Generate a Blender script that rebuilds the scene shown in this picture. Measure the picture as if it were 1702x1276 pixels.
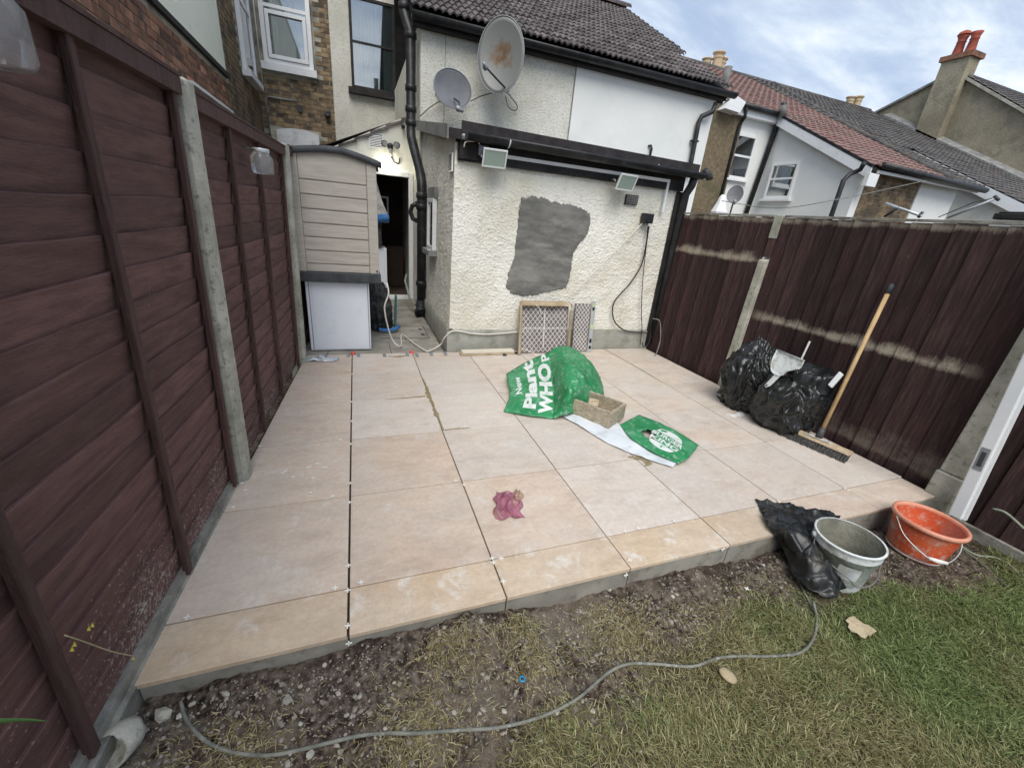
import bpy, bmesh, math, random
import numpy as np
from mathutils import Vector, Matrix, noise
random.seed(7); rng = np.random.default_rng(7)
R = math.radians
for o in list(bpy.data.objects): bpy.data.objects.remove(o)
scn = bpy.context.scene
COL = scn.collection

# ------------------------------------------------------------------ camera
PITCH, ROLL, YAW = R(21.8686), R(5.4894), R(21.4698)
FPX = 682.865
CAM = Vector((0.09216, -1.32942, 1.42752))
_right = Vector((math.cos(YAW), -math.sin(YAW), 0)); _f0 = Vector((math.sin(YAW), math.cos(YAW), 0)); _up = Vector((0, 0, 1))
_fw = _f0*math.cos(PITCH) - _up*math.sin(PITCH); _u = _up*math.cos(PITCH) + _f0*math.sin(PITCH)
RX = _right*math.cos(ROLL) + _u*math.sin(ROLL); RU = -_right*math.sin(ROLL) + _u*math.cos(ROLL)
cam = bpy.data.cameras.new('camera'); cam_o = bpy.data.objects.new('camera', cam); COL.objects.link(cam_o)
cam.sensor_fit = 'HORIZONTAL'; cam.sensor_width = 36; cam.lens = FPX/1702*36; cam.clip_start = .02; cam.clip_end = 3000
cam_o.matrix_world = Matrix(((RX.x, RU.x, -_fw.x, CAM.x), (RX.y, RU.y, -_fw.y, CAM.y), (RX.z, RU.z, -_fw.z, CAM.z), (0, 0, 0, 1)))
scn.camera = cam_o

def at(px, py, ax, val):
    """world point where the sight line of a photo pixel meets the plane ax = val"""
    d = RX*((px-851)/FPX) + RU*(-(py-638)/FPX) + _fw
    i = 'xyz'.index(ax)
    return CAM + d*((val-CAM[i])/d[i])

# ------------------------------------------------------------------ sky and light
SUN_EL, SUN_AZ = R(52), R(200)
w = bpy.data.worlds.new('World'); scn.world = w; w.use_nodes = True
nt = w.node_tree; nt.nodes.clear()
def N(t, typ, **kw):
    n = t.nodes.new(typ)
    for k, v in kw.items(): setattr(n, k, v)
    return n
sky = N(nt, 'ShaderNodeTexSky', sky_type='NISHITA', sun_disc=False, sun_elevation=SUN_EL, sun_rotation=SUN_AZ)
tc = N(nt, 'ShaderNodeTexCoord')
sep = N(nt, 'ShaderNodeSeparateXYZ'); nt.links.new(tc.outputs['Generated'], sep.inputs[0])
mx = N(nt, 'ShaderNodeMath', operation='MAXIMUM'); nt.links.new(sep.outputs[2], mx.inputs[0]); mx.inputs[1].default_value = .0
ad = N(nt, 'ShaderNodeMath', operation='ADD'); nt.links.new(mx.outputs[0], ad.inputs[0]); ad.inputs[1].default_value = .22
vd = N(nt, 'ShaderNodeVectorMath', operation='DIVIDE'); nt.links.new(tc.outputs['Generated'], vd.inputs[0])
cb = N(nt, 'ShaderNodeCombineXYZ')
for i in range(3): nt.links.new(ad.outputs[0], cb.inputs[i])
nt.links.new(cb.outputs[0], vd.inputs[1])
mp = N(nt, 'ShaderNodeMapping'); mp.inputs['Rotation'].default_value = (0, 0, R(-32)); mp.inputs['Scale'].default_value = (.75, 1.7, 1); mp.inputs['Location'].default_value = (.35, 1.2, 0)
nt.links.new(vd.outputs[0], mp.inputs[0])
n1 = N(nt, 'ShaderNodeTexNoise'); n1.inputs['Scale'].default_value = 2.0; n1.inputs['Detail'].default_value = 9; n1.inputs['Roughness'].default_value = .58; n1.inputs['Distortion'].default_value = .25
nt.links.new(mp.outputs[0], n1.inputs['Vector'])
cr = N(nt, 'ShaderNodeValToRGB'); nt.links.new(n1.outputs['Fac'], cr.inputs[0])
e = cr.color_ramp.elements
e[0].position, e[0].color = .30, (.31, .40, .55, 1)
e[1].position, e[1].color = .68, (.82, .855, .90, 1)
x = e.new(.42); x.color = (.37, .455, .60, 1)
x = e.new(.50); x.color = (.46, .54, .66, 1)
x = e.new(.58); x.color = (.60, .665, .755, 1)
mul = N(nt, 'ShaderNodeMix', data_type='RGBA', blend_type='MULTIPLY'); mul.inputs[0].default_value = 1
nt.links.new(sky.outputs[0], mul.inputs[6]); mul.inputs[7].default_value = (.10, .10, .10, 1)
mixs = N(nt, 'ShaderNodeMix', data_type='RGBA'); mixs.inputs[0].default_value = .86
nt.links.new(mul.outputs[2], mixs.inputs[6]); nt.links.new(cr.outputs[0], mixs.inputs[7])
bg = N(nt, 'ShaderNodeBackground'); bg.inputs[1].default_value = .70
nt.links.new(mixs.outputs[2], bg.inputs[0])
wo = N(nt, 'ShaderNodeOutputWorld'); nt.links.new(bg.outputs[0], wo.inputs[0])
sl = bpy.data.lights.new('sun', 'SUN'); sl.energy = 1.5; sl.angle = R(42); sl.color = (1, .945, .86)
so = bpy.data.objects.new('sun', sl); COL.objects.link(so)
sd = Vector((math.cos(SUN_EL)*math.sin(SUN_AZ), math.cos(SUN_EL)*math.cos(SUN_AZ), math.sin(SUN_EL)))
so.rotation_euler = sd.to_track_quat('Z', 'Y').to_euler()
scn.view_settings.view_transform = 'Standard'; scn.view_settings.look = 'None'; scn.view_settings.exposure = 1.06; scn.view_settings.gamma = 1

# ------------------------------------------------------------------ materials
def pbsdf(name):
    m = bpy.data.materials.new(name); m.use_nodes = True
    return m, m.node_tree, m.node_tree.nodes['Principled BSDF']
def c4(c): return (c[0], c[1], c[2], 1)
def ramp(t, fac, stops):
    r = N(t, 'ShaderNodeValToRGB'); t.links.new(fac, r.inputs[0])
    el = r.color_ramp.elements
    el[0].position, el[0].color = stops[0][0], c4(stops[0][1]); el[1].position, el[1].color = stops[-1][0], c4(stops[-1][1])
    for p, c in stops[1:-1]:
        q = el.new(p); q.color = c4(c)
    return r
def noise_n(t, vec, sc, det=6, rough=.55, dist=0):
    n = N(t, 'ShaderNodeTexNoise'); n.inputs['Scale'].default_value = sc; n.inputs['Detail'].default_value = det
    n.inputs['Roughness'].default_value = rough; n.inputs['Distortion'].default_value = dist
    t.links.new(vec, n.inputs['Vector']); return n
def mixc(t, fac, a, b, blend='MIX'):
    m = N(t, 'ShaderNodeMix', data_type='RGBA', blend_type=blend)
    for s, v in ((0, fac), (6, a), (7, b)):
        if isinstance(v, (int, float)): m.inputs[s].default_value = v
        elif isinstance(v, tuple): m.inputs[s].default_value = c4(v)
        else: t.links.new(v, m.inputs[s])
    return m.outputs[2]
def M(name, c1, c2=None, sc=4, rough=.8, bump=.15, bsc=60, stretch=(1, 1, 1), rnd=0, stains=(), metal=0, spec=.35, local=False, det=6, bdist=.01, lo=.3, hi=.7, trans=0, coat=0):
    m, t, b = pbsdf(name)
    if local: src = N(t, 'ShaderNodeTexCoord').outputs['Object']
    else: src = N(t, 'ShaderNodeNewGeometry').outputs['Position']
    mp = N(t, 'ShaderNodeMapping'); mp.inputs['Scale'].default_value = stretch; t.links.new(src, mp.inputs[0])
    oi = N(t, 'ShaderNodeObjectInfo')
    off = N(t, 'ShaderNodeVectorMath', operation='ADD'); t.links.new(mp.outputs[0], off.inputs[0])
    if rnd:
        sc_ = N(t, 'ShaderNodeMath', operation='MULTIPLY'); t.links.new(oi.outputs['Random'], sc_.inputs[0]); sc_.inputs[1].default_value = 37
        t.links.new(sc_.outputs[0], off.inputs[1])
    v = off.outputs[0]
    K_ = lambda q: .5+(q-.5)*.62
    n = noise_n(t, v, sc, det, .62)
    col = ramp(t, n.outputs['Fac'], [(K_(lo), c1), (K_(hi), c2 or c1)]).outputs[0]
    for (sc2, c, a, z, amt) in stains:
        n2 = noise_n(t, v, sc2, 8, .62)
        mr = N(t, 'ShaderNodeMapRange', clamp=True); t.links.new(n2.outputs['Fac'], mr.inputs[0])
        mr.inputs[1].default_value = K_(a)-.01; mr.inputs[2].default_value = K_(z); mr.inputs[3].default_value = 0; mr.inputs[4].default_value = amt
        col = mixc(t, mr.outputs[0], col, c)
    if rnd:
        hs = N(t, 'ShaderNodeHueSaturation'); mr = N(t, 'ShaderNodeMapRange'); t.links.new(oi.outputs['Random'], mr.inputs[0])
        mr.inputs[3].default_value = 1-rnd; mr.inputs[4].default_value = 1+rnd
        t.links.new(mr.outputs[0], hs.inputs['Value']); t.links.new(col, hs.inputs['Color']); col = hs.outputs[0]
    t.links.new(col, b.inputs['Base Color'])
    b.inputs['Roughness'].default_value = rough; b.inputs['Metallic'].default_value = metal
    b.inputs['Specular IOR Level'].default_value = spec
    if trans: b.inputs['Transmission Weight'].default_value = trans
    if bump:
        nb = noise_n(t, v, bsc, 5, .6)
        bp = N(t, 'ShaderNodeBump'); bp.inputs['Strength'].default_value = bump; bp.inputs['Distance'].default_value = bdist
        t.links.new(nb.outputs['Fac'], bp.inputs['Height']); t.links.new(bp.outputs[0], b.inputs['Normal'])
    return m
W = {}
W['dash'] = M('white_roughcast', (.74, .725, .65), (.85, .835, .77), 1.6, .9, .5, 120, stains=[(1.1, (.56, .52, .38), .55, .75, .55), (9, (.42, .41, .36), .6, .78, .35), (60, (.35, .34, .30), .62, .75, .35)])
W['dash2'] = M('cream_roughcast', (.68, .67, .60), (.79, .78, .71), 1.3, .9, 1.0, 70, stains=[(.9, (.45, .44, .36), .5, .75, .5), (45, (.33, .33, .29), .55, .72, .5)], bdist=.02)
W['white_render'] = M('white_smooth_render', (.72, .74, .73), (.80, .81, .79), .8, .8, .08, 80, stains=[(2.5, (.55, .57, .56), .58, .8, .25)])
W['cream_paint'] = M('cream_painted_render', (.84, .85, .70), (.88, .89, .76), 1, .8, .05, 90, stains=[(6, (.55, .55, .45), .66, .8, .4)])
W['door_render'] = M('pale_render', (.62, .62, .56), (.74, .74, .69), 1.4, .85, .1, 90, stains=[(5, (.4, .4, .34), .6, .8, .4)])
W['plinth'] = M('grey_plinth_cement', (.25, .25, .22), (.36, .36, .32), 2.6, .9, .25, 45, stains=[(7, (.17, .18, .13), .55, .75, .6), (3, (.45, .44, .39), .6, .75, .5)])
W['cement'] = M('fresh_grey_cement', (.13, .128, .12), (.23, .225, .21), 3.2, .9, .35, 50, stretch=(1, 1, 3.2), stains=[(2.2, (.30, .295, .275), .54, .70, .65), (40, (.07, .07, .07), .6, .75, .4)])
W['black_plastic'] = M('black_plastic', (.012, .013, .015), (.03, .031, .034), 6, .42, .03, 60, stains=[(12, (.09, .09, .085), .62, .8, .35)])
W['black_wood'] = M('black_painted_wood', (.010, .010, .010), (.028, .026, .026), 5, .7, .3, 40, stains=[(30, (.12, .12, .11), .66, .8, .4)])
W['felt'] = M('black_felt', (.02, .018, .02), (.045, .04, .042), 8, .9, .4, 120)
W['lead'] = M('grey_flashing', (.17, .17, .17), (.28, .28, .27), 6, .8, .3, 50)
W['upvc'] = M('white_upvc', (.74, .76, .78), (.80, .81, .82), 3, .35, .02, 60, stains=[(9, (.5, .5, .47), .64, .8, .35)])
W['white_paint'] = M('white_painted_stone', (.70, .71, .74), (.80, .81, .83), 3, .7, .15, 40, stains=[(8, (.42, .42, .42), .6, .78, .5)])
W['dish'] = M('dull_grey_dish', (.15, .155, .17), (.20, .205, .22), 4, .5, .03, 60)
W['grey_metal'] = M('grey_metal', (.26, .275, .30), (.35, .365, .38), 5, .5, .03, 60, metal=.3)
W['dark_metal'] = M('dark_metal', (.04, .04, .045), (.07, .07, .075), 5, .45, .03, 60)
W['rooftile'] = M('dark_roof_tile', (.065, .055, .056), (.14, .122, .12), 5, .85, .5, 60, rnd=.35, stains=[(16, (.22, .21, .19), .58, .74, .6), (5, (.11, .075, .07), .6, .7, .5)])
W['redtile'] = M('red_roof_tile', (.17, .095, .083), (.25, .155, .14), 3, .85, .3, 40, stains=[(2, (.16, .12, .10), .5, .7, .6), (14, (.30, .25, .2), .62, .75, .5)])
W['greytile'] = M('grey_roof_tile', (.055, .053, .055), (.12, .115, .11), 3, .9, .3, 40, stains=[(4, (.13, .09, .075), .55, .7, .5), (18, (.2, .2, .18), .62, .75, .5)])
W['brown_render'] = M('brown_old_render', (.24, .21, .15), (.33, .295, .215), 1.2, .95, .6, 25, stains=[(3, (.17, .155, .115), .52, .7, .6), (14, (.36, .34, .24), .62, .75, .4)], bdist=.03)
W['brown_dash'] = M('brown_pebbledash', (.15, .115, .07), (.24, .19, .125), 14, .95, .8, 45, stains=[(3, (.10, .10, .06), .55, .7, .6)], bdist=.03)
W['brick'] = M('yellow_stock_brick', (.19, .135, .08), (.34, .245, .145), 9, .9, .4, 60, rnd=.28, stains=[(3, (.05, .045, .04), .47, .66, .75), (14, (.10, .06, .04), .55, .7, .5)])
W['redbrick'] = M('red_brown_brick', (.24, .115, .072), (.40, .20, .125), 8, .9, .4, 60, rnd=.4, stains=[(3, (.05, .04, .04), .48, .68, .75), (12, (.35, .22, .14), .62, .75, .5)])
W['mortar'] = M('grey_mortar', (.34, .32, .26), (.50, .47, .38), 12, .95, .4, 80, stains=[(3, (.06, .06, .055), .48, .68, .7)])
W['pot_red'] = M('red_clay', (.27, .06, .04), (.35, .09, .06), 8, .8, .1)
W['pot_buff'] = M('buff_clay', (.50, .38, .24), (.60, .47, .31), 8, .8, .1)
W['fence'] = M('brown_stained_board', (.105, .050, .045), (.155, .080, .073), 7, .78, .5, 45, stretch=(5, .7, 5), rnd=.25, stains=[(5, (.055, .030, .028), .55, .72, .5), (38, (.13, .085, .078), .64, .78, .4)])
def splash(m):
    t = m.node_tree; b = t.nodes['Principled BSDF']; src = b.inputs['Base Color'].links[0].from_socket
    g = N(t, 'ShaderNodeNewGeometry'); s3 = N(t, 'ShaderNodeSeparateXYZ'); t.links.new(g.outputs['Position'], s3.inputs[0])
    mr = N(t, 'ShaderNodeMapRange', clamp=True); t.links.new(s3.outputs[2], mr.inputs[0]); mr.inputs[1].default_value = .62; mr.inputs[2].default_value = .02; mr.inputs[4].default_value = .20
    n1 = noise_n(t, g.outputs['Position'], 75, 3, .7); n2 = noise_n(t, g.outputs['Position'], 4, 3)
    a = N(t, 'ShaderNodeMath', operation='ADD'); t.links.new(mr.outputs[0], a.inputs[0]); t.links.new(n1.outputs['Fac'], a.inputs[1])
    a2 = N(t, 'ShaderNodeMath', operation='MULTIPLY_ADD'); t.links.new(n2.outputs['Fac'], a2.inputs[0]); a2.inputs[1].default_value = .35; t.links.new(a.outputs[0], a2.inputs[2])
    k = N(t, 'ShaderNodeMapRange', clamp=True); t.links.new(a2.outputs[0], k.inputs[0]); k.inputs[1].default_value = .90; k.inputs[2].default_value = .97; k.inputs[4].default_value = .75
    t.links.new(mixc(t, k.outputs[0], src, (.42, .38, .34)), b.inputs['Base Color'])
splash(W['fence'])
W['batten'] = M('brown_stained_batten', (.060, .030, .027), (.10, .053, .049), 9, .8, .5, 60, stretch=(4, 4, .6), rnd=.15, stains=[(30, (.16, .13, .12), .68, .8, .4)])
W['concrete'] = M('concrete', (.36, .345, .29), (.52, .50, .43), 7, .92, .5, 90, stains=[(3, (.20, .215, .15), .5, .7, .5), (35, (.12, .12, .105), .6, .74, .6)])
W['gravelboard'] = M('concrete_gravel_board', (.20, .19, .16), (.34, .325, .285), 9, .92, .5, 80, stains=[(5, (.07, .06, .05), .5, .7, .7), (20, (.42, .41, .38), .63, .75, .5)])
W['mortar_bed'] = M('dark_joint_bed', (.035, .032, .026), (.07, .064, .052), 20, .95, .4, 80)
W['riser'] = M('grey_riser', (.20, .19, .165), (.31, .295, .255), 4, .85, .2, 50, stains=[(9, (.12, .095, .07), .56, .72, .6)])
W['passage'] = M('old_concrete_slab', (.24, .225, .195), (.35, .325, .28), 3, .9, .3, 50, rnd=.08, stains=[(5, (.14, .135, .115), .52, .72, .6)])
W['shed'] = M('grey_wood_effect_plastic', (.42, .385, .335), (.50, .46, .405), 5, .6, .3, 18, stretch=(.8, .8, 6), stains=[(4, (.36, .34, .30), .5, .75, .5)])
W['shed_dark'] = M('dark_grey_plastic', (.035, .04, .045), (.065, .07, .078), 8, .6, .2, 50, stains=[(14, (.15, .14, .13), .62, .78, .4)])
W['appliance'] = M('white_enamel', (.68, .72, .79), (.74, .77, .83), 2, .3, .0, 50, stains=[(5, (.52, .54, .58), .58, .8, .35)])
W['wood_raw'] = M('raw_timber', (.40, .31, .20), (.58, .47, .33), 10, .8, .3, 60, stretch=(1, 4, 6), stains=[(7, (.26, .21, .15), .58, .75, .5)])
W['wood_grey'] = M('weathered_timber', (.32, .27, .20), (.48, .42, .32), 10, .85, .4, 60, stretch=(3, 3, 8), stains=[(9, (.16, .13, .10), .56, .74, .6)])
W['broom_wood'] = M('broom_handle_wood', (.46, .31, .15), (.60, .43, .23), 6, .55, .1, 60, stretch=(6, 6, 1), stains=[(9, (.35, .24, .14), .6, .75, .4)])
W['bristle'] = M('grey_bristle', (.05, .05, .05), (.13, .125, .12), 60, .95, .6, 200)
W['binbag'] = M('black_bin_bag', (.010, .011, .012), (.020, .021, .022), 5, .27, .35, 18, stains=[(6, (.05, .048, .043), .60, .78, .5)], spec=.5, bdist=.012)
W['sheet_black'] = M('black_polythene', (.009, .010, .011), (.018, .019, .020), 6, .36, .2, 30, stains=[(8, (.11, .10, .085), .58, .76, .5)], spec=.5)
W['bucket_grey'] = M('cement_stained_bucket', (.62, .66, .67), (.76, .79, .79), 5, .6, .3, 60, stains=[(9, (.34, .34, .30), .54, .66, .75), (26, (.42, .42, .38), .58, .70, .5)])
W['bucket_label'] = M('faded_label', (.42, .45, .48), (.58, .60, .60), 26, .7, .1, 60, stains=[(9, (.30, .30, .26), .5, .62, .7)])
W['bucket_inner'] = M('cement_crust', (.15, .15, .12), (.25, .245, .20), 10, .95, .5, 60)
W['bucket_orange'] = M('orange_bucket', (.52, .075, .025), (.64, .115, .042), 4, .5, .1, 60, stains=[(5, (.46, .20, .14), .48, .66, .75), (14, (.55, .42, .35), .56, .70, .7), (60, (.5, .4, .34), .62, .74, .5)])
W['rim_orange'] = M('pale_orange_rim', (.62, .24, .15), (.70, .36, .26), 8, .5, .1, 60)
W['banner'] = M('green_banner', (.015, .19, .065), (.03, .265, .10), 5, .45, .2, 40, stains=[(7, (.10, .33, .18), .50, .68, .6), (26, (.32, .48, .37), .58, .72, .6)])
W['banner_back'] = M('white_banner_back', (.60, .65, .70), (.70, .73, .76), 5, .55, .2, 40, stains=[(8, (.42, .45, .47), .58, .74, .6)])
W['print'] = M('white_print', (.62, .66, .64), (.72, .75, .73), 6, .5, .1, 40, stains=[(14, (.30, .50, .38), .58, .74, .6)])
W['rag'] = M('purple_rag', (.26, .085, .13), (.42, .18, .24), 14, .98, .6, 120, stains=[(12, (.42, .30, .24), .6, .75, .4)])
W['rag_edge'] = M('buff_rag', (.36, .25, .18), (.45, .33, .25), 12, .98, .5, 120)
W['cable_white'] = M('white_cable', (.66, .62, .56), (.74, .71, .66), 8, .5, 0)
W['cable_black'] = M('black_cable', (.015, .015, .016), (.03, .03, .032), 8, .5, 0)
W['cable_grey'] = M('dirty_grey_cable', (.13, .135, .115), (.25, .25, .215), 14, .8, .2, 60, stains=[(30, (.42, .41, .37), .6, .72, .5)])
W['cable_green'] = M('green_grey_hose', (.20, .23, .17), (.32, .34, .27), 14, .7, .1, 60)
W['spacer'] = M('white_spacer', (.74, .73, .68), (.80, .79, .75), 8, .5, 0)
W['tape'] = M('grey_wedge', (.17, .19, .215), (.25, .27, .29), 8, .6, 0)
W['red_cap'] = M('red_plastic', (.50, .07, .05), (.58, .11, .08), 8, .5, 0)
W['card'] = M('brown_cardboard', (.36, .28, .18), (.46, .37, .25), 8, .9, .2, 60, stains=[(5, (.25, .2, .13), .58, .75, .5)])
W['card_pale'] = M('pale_board_scrap', (.40, .33, .21), (.52, .43, .29), 8, .9, .3, 60, stains=[(14, (.28, .22, .14), .5, .66, .6)])
W['foil'] = M('crumpled_film', (.46, .52, .58), (.62, .66, .70), 9, .22, .3, 40, metal=.35)
W['paper'] = M('white_paper', (.62, .62, .61), (.72, .71, .70), 9, .8, .1, 40, stains=[(30, (.25, .24, .24), .6, .7, .6)])
W['box_dark'] = M('tile_back', (.13, .115, .115), (.20, .175, .17), 8, .85, .15, 60, stains=[(6, (.33, .30, .28), .56, .74, .4)])
W['box_line'] = M('white_tile_grid', (.70, .69, .67), (.80, .79, .76), 20, .8, .1, 60)
W['level'] = M('aluminium_level', (.50, .54, .56), (.60, .63, .64), 8, .4, .05, 60, metal=.4)
W['vial'] = M('green_vial', (.45, .62, .20), (.5, .66, .25), 8, .2, 0)
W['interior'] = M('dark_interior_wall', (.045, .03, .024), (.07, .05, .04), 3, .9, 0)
W['curtain'] = M('grey_net_curtain', (.34, .36, .37), (.52, .53, .53), 6, .95, 0, stretch=(14, 14, .6))
W['win_dark'] = M('room_shade_panel', (.10, .11, .115), (.17, .18, .18), 3, .9, 0)  # dimness of unbuilt rooms put into the panel colour
W['cloth_grey'] = M('grey_cloth', (.34, .34, .35), (.46, .46, .46), 10, .95, .3, 60)
W['cloth_blue'] = M('blue_trim', (.03, .12, .36), (.06, .2, .46), 10, .8, .1)
W['rucksack'] = M('black_bag_fabric', (.02, .022, .024), (.075, .075, .075), 9, .7, .5, 40, stains=[(12, (.2, .2, .2), .6, .75, .4)])
W['teal'] = M('teal_board', (.05, .16, .19), (.07, .2, .23), 8, .7, 0)
W['ivory'] = M('greenish_floodlight_reflector', (.50, .64, .55), (.60, .72, .63), 6, .55, 0)
W['stone'] = M('pale_stone', (.30, .285, .25), (.50, .48, .43), 12, .9, .4, 80, rnd=.3)
W['flint'] = M('grey_rubble', (.13, .11, .09), (.37, .335, .285), 22, .95, .4, 80)
W['straw'] = M('dry_stem', (.42, .36, .2), (.5, .44, .26), 10, .8, 0)
W['yellow'] = M('yellow_leaf', (.55, .42, .05), (.62, .5, .1), 10, .8, 0)
W['leaf'] = M('green_leaf', (.07, .18, .04), (.11, .25, .06), 10, .5, 0)
W['blue'] = M('blue_plastic', (.02, .24, .5), (.03, .3, .55), 5, .4, 0)
W['clutter'] = M('warm_dark_clutter', (.03, .018, .014), (.05, .03, .022), 5, .8, 0)
W['pale_wood'] = M('pale_plank', (.62, .57, .47), (.70, .65, .55), 8, .75, .15, 60, stretch=(1, 6, 6))
W['iron'] = M('grey_iron', (.12, .12, .115), (.2, .2, .19), 12, .8, .2, 60)

def glass_mat(name, tint, mixf):
    m = bpy.data.materials.new(name); m.use_nodes = True; t = m.node_tree; t.nodes.clear()
    tr = N(t, 'ShaderNodeBsdfTransparent'); tr.inputs[0].default_value = c4(tint)
    gl = N(t, 'ShaderNodeBsdfGlossy'); gl.inputs[1].default_value = .03; gl.inputs[0].default_value = (1, 1, 1, 1)
    fr = N(t, 'ShaderNodeFresnel'); fr.inputs[0].default_value = 1.5
    ma = N(t, 'ShaderNodeMath', operation='ADD', use_clamp=True); t.links.new(fr.outputs[0], ma.inputs[0]); ma.inputs[1].default_value = mixf
    mx = N(t, 'ShaderNodeMixShader'); t.links.new(ma.outputs[0], mx.inputs[0]); t.links.new(tr.outputs[0], mx.inputs[1]); t.links.new(gl.outputs[0], mx.inputs[2])
    o = N(t, 'ShaderNodeOutputMaterial'); t.links.new(mx.outputs[0], o.inputs[0]); return m
W['glass'] = glass_mat('window_glass', (.86, .9, .9), .22)
def dull_glass(name, film, amt, gloss):
    m = bpy.data.materials.new(name); m.use_nodes = True; t = m.node_tree; t.nodes.clear()
    tr = N(t, 'ShaderNodeBsdfTransparent'); di = N(t, 'ShaderNodeBsdfDiffuse'); di.inputs[0].default_value = c4(film); gl = N(t, 'ShaderNodeBsdfGlossy'); gl.inputs[1].default_value = .12
    a_ = N(t, 'ShaderNodeMixShader'); a_.inputs[0].default_value = amt; t.links.new(tr.outputs[0], a_.inputs[1]); t.links.new(di.outputs[0], a_.inputs[2])
    fr = N(t, 'ShaderNodeFresnel'); fr.inputs[0].default_value = 1.45; mu = N(t, 'ShaderNodeMath', operation='MULTIPLY'); t.links.new(fr.outputs[0], mu.inputs[0]); mu.inputs[1].default_value = gloss
    b_ = N(t, 'ShaderNodeMixShader'); t.links.new(mu.outputs[0], b_.inputs[0]); t.links.new(a_.outputs[0], b_.inputs[1]); t.links.new(gl.outputs[0], b_.inputs[2])
    o_ = N(t, 'ShaderNodeOutputMaterial'); t.links.new(b_.outputs[0], o_.inputs[0]); return m
W['jar'] = dull_glass('dusty_jar_glass', (.72, .73, .74), .17, .6)
W['flood_glass'] = dull_glass('floodlight_glass', (.50, .62, .55), .45, .5)

def tile_mat(name, c1, c2, dust, amt, chalk=.45):
    m, t, b = pbsdf(name)
    g = N(t, 'ShaderNodeNewGeometry'); oi = N(t, 'ShaderNodeObjectInfo')
    k = N(t, 'ShaderNodeMath', operation='MULTIPLY'); t.links.new(oi.outputs['Random'], k.inputs[0]); k.inputs[1].default_value = 50
    ad = N(t, 'ShaderNodeVectorMath', operation='ADD'); t.links.new(g.outputs['Position'], ad.inputs[0]); t.links.new(k.outputs[0], ad.inputs[1])
    rot = N(t, 'ShaderNodeMapping'); rot.inputs['Rotation'].default_value = (0, 0, R(-14)); rot.inputs['Scale'].default_value = (1.5, 3.2, 1); t.links.new(ad.outputs[0], rot.inputs[0])
    n1 = noise_n(t, rot.outputs[0], 3.4, 10, .70, .2)
    col = ramp(t, n1.outputs['Fac'], [(.36, tuple(q*.93 for q in c1)), (.5, tuple((a+b_)/2 for a, b_ in zip(c1, c2))), (.64, c2)]).outputs[0]
    n5 = noise_n(t, ad.outputs[0], 1.6, 4); r5 = N(t, 'ShaderNodeMapRange', clamp=True); t.links.new(n5.outputs['Fac'], r5.inputs[0]); r5.inputs[1].default_value = .48; r5.inputs[2].default_value = .66; r5.inputs[4].default_value = .28
    col = mixc(t, r5.outputs[0], col, (c2[0]*1.02, c2[1]*.83, c2[2]*.66))
    n2 = noise_n(t, g.outputs['Position'], 1.7, 8, .6, .3); r2 = N(t, 'ShaderNodeMapRange', clamp=True); t.links.new(n2.outputs['Fac'], r2.inputs[0])
    r2.inputs[1].default_value = .40; r2.inputs[2].default_value = .60; r2.inputs[4].default_value = amt
    col = mixc(t, r2.outputs[0], col, dust)
    n6 = noise_n(t, g.outputs['Position'], 7, 8, .7, .6); r6 = N(t, 'ShaderNodeMapRange', clamp=True); t.links.new(n6.outputs['Fac'], r6.inputs[0]); r6.inputs[1].default_value = .54; r6.inputs[2].default_value = .68; r6.inputs[4].default_value = chalk
    col = mixc(t, r6.outputs[0], col, (.72, .70, .66))
    nf = noise_n(t, g.outputs['Position'], 38, 6, .7); rf = N(t, 'ShaderNodeMapRange', clamp=True); t.links.new(nf.outputs['Fac'], rf.inputs[0]); rf.inputs[1].default_value = .42; rf.inputs[2].default_value = .62; rf.inputs[4].default_value = .30
    col = mixc(t, rf.outputs[0], col, tuple(q*.80 for q in c1))
    n3 = noise_n(t, g.outputs['Position'], 150, 3, .6); r3 = N(t, 'ShaderNodeMapRange', clamp=True); t.links.new(n3.outputs['Fac'], r3.inputs[0]); r3.inputs[1].default_value = .60; r3.inputs[2].default_value = .70; r3.inputs[4].default_value = .35
    col = mixc(t, r3.outputs[0], col, (.20, .16, .12))
    n4 = noise_n(t, g.outputs['Position'], 2.6, 9, .75, 1.0); r4 = N(t, 'ShaderNodeMapRange', clamp=True); t.links.new(n4.outputs['Fac'], r4.inputs[0]); r4.inputs[1].default_value = .55; r4.inputs[2].default_value = .70; r4.inputs[4].default_value = .16
    col = mixc(t, r4.outputs[0], col, (.25, .215, .18))
    hs = N(t, 'ShaderNodeHueSaturation'); mr = N(t, 'ShaderNodeMapRange'); t.links.new(oi.outputs['Random'], mr.inputs[0]); mr.inputs[3].default_value = .94; mr.inputs[4].default_value = 1.06
    t.links.new(mr.outputs[0], hs.inputs['Value']); t.links.new(col, hs.inputs['Color'])
    t.links.new(hs.outputs[0], b.inputs['Base Color'])
    b.inputs['Roughness'].default_value = .55; b.inputs['Specular IOR Level'].default_value = .35
    nb = noise_n(t, g.outputs['Position'], 60, 5); bp = N(t, 'ShaderNodeBump'); bp.inputs['Strength'].default_value = .06; bp.inputs['Distance'].default_value = .01
    t.links.new(nb.outputs['Fac'], bp.inputs['Height']); t.links.new(bp.outputs[0], b.inputs['Normal'])
    return m
W['tile_warm'] = tile_mat('warm_beige_porcelain', (.50, .375, .26), (.64, .51, .37), (.58, .50, .41), .45, .75)
W['tile_mid'] = tile_mat('beige_porcelain', (.53, .42, .335), (.66, .545, .445), (.60, .525, .455), .6)
W['tile_dusty'] = tile_mat('dusty_porcelain', (.54, .46, .395), (.66, .58, .51), (.61, .555, .50), .8)

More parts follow.
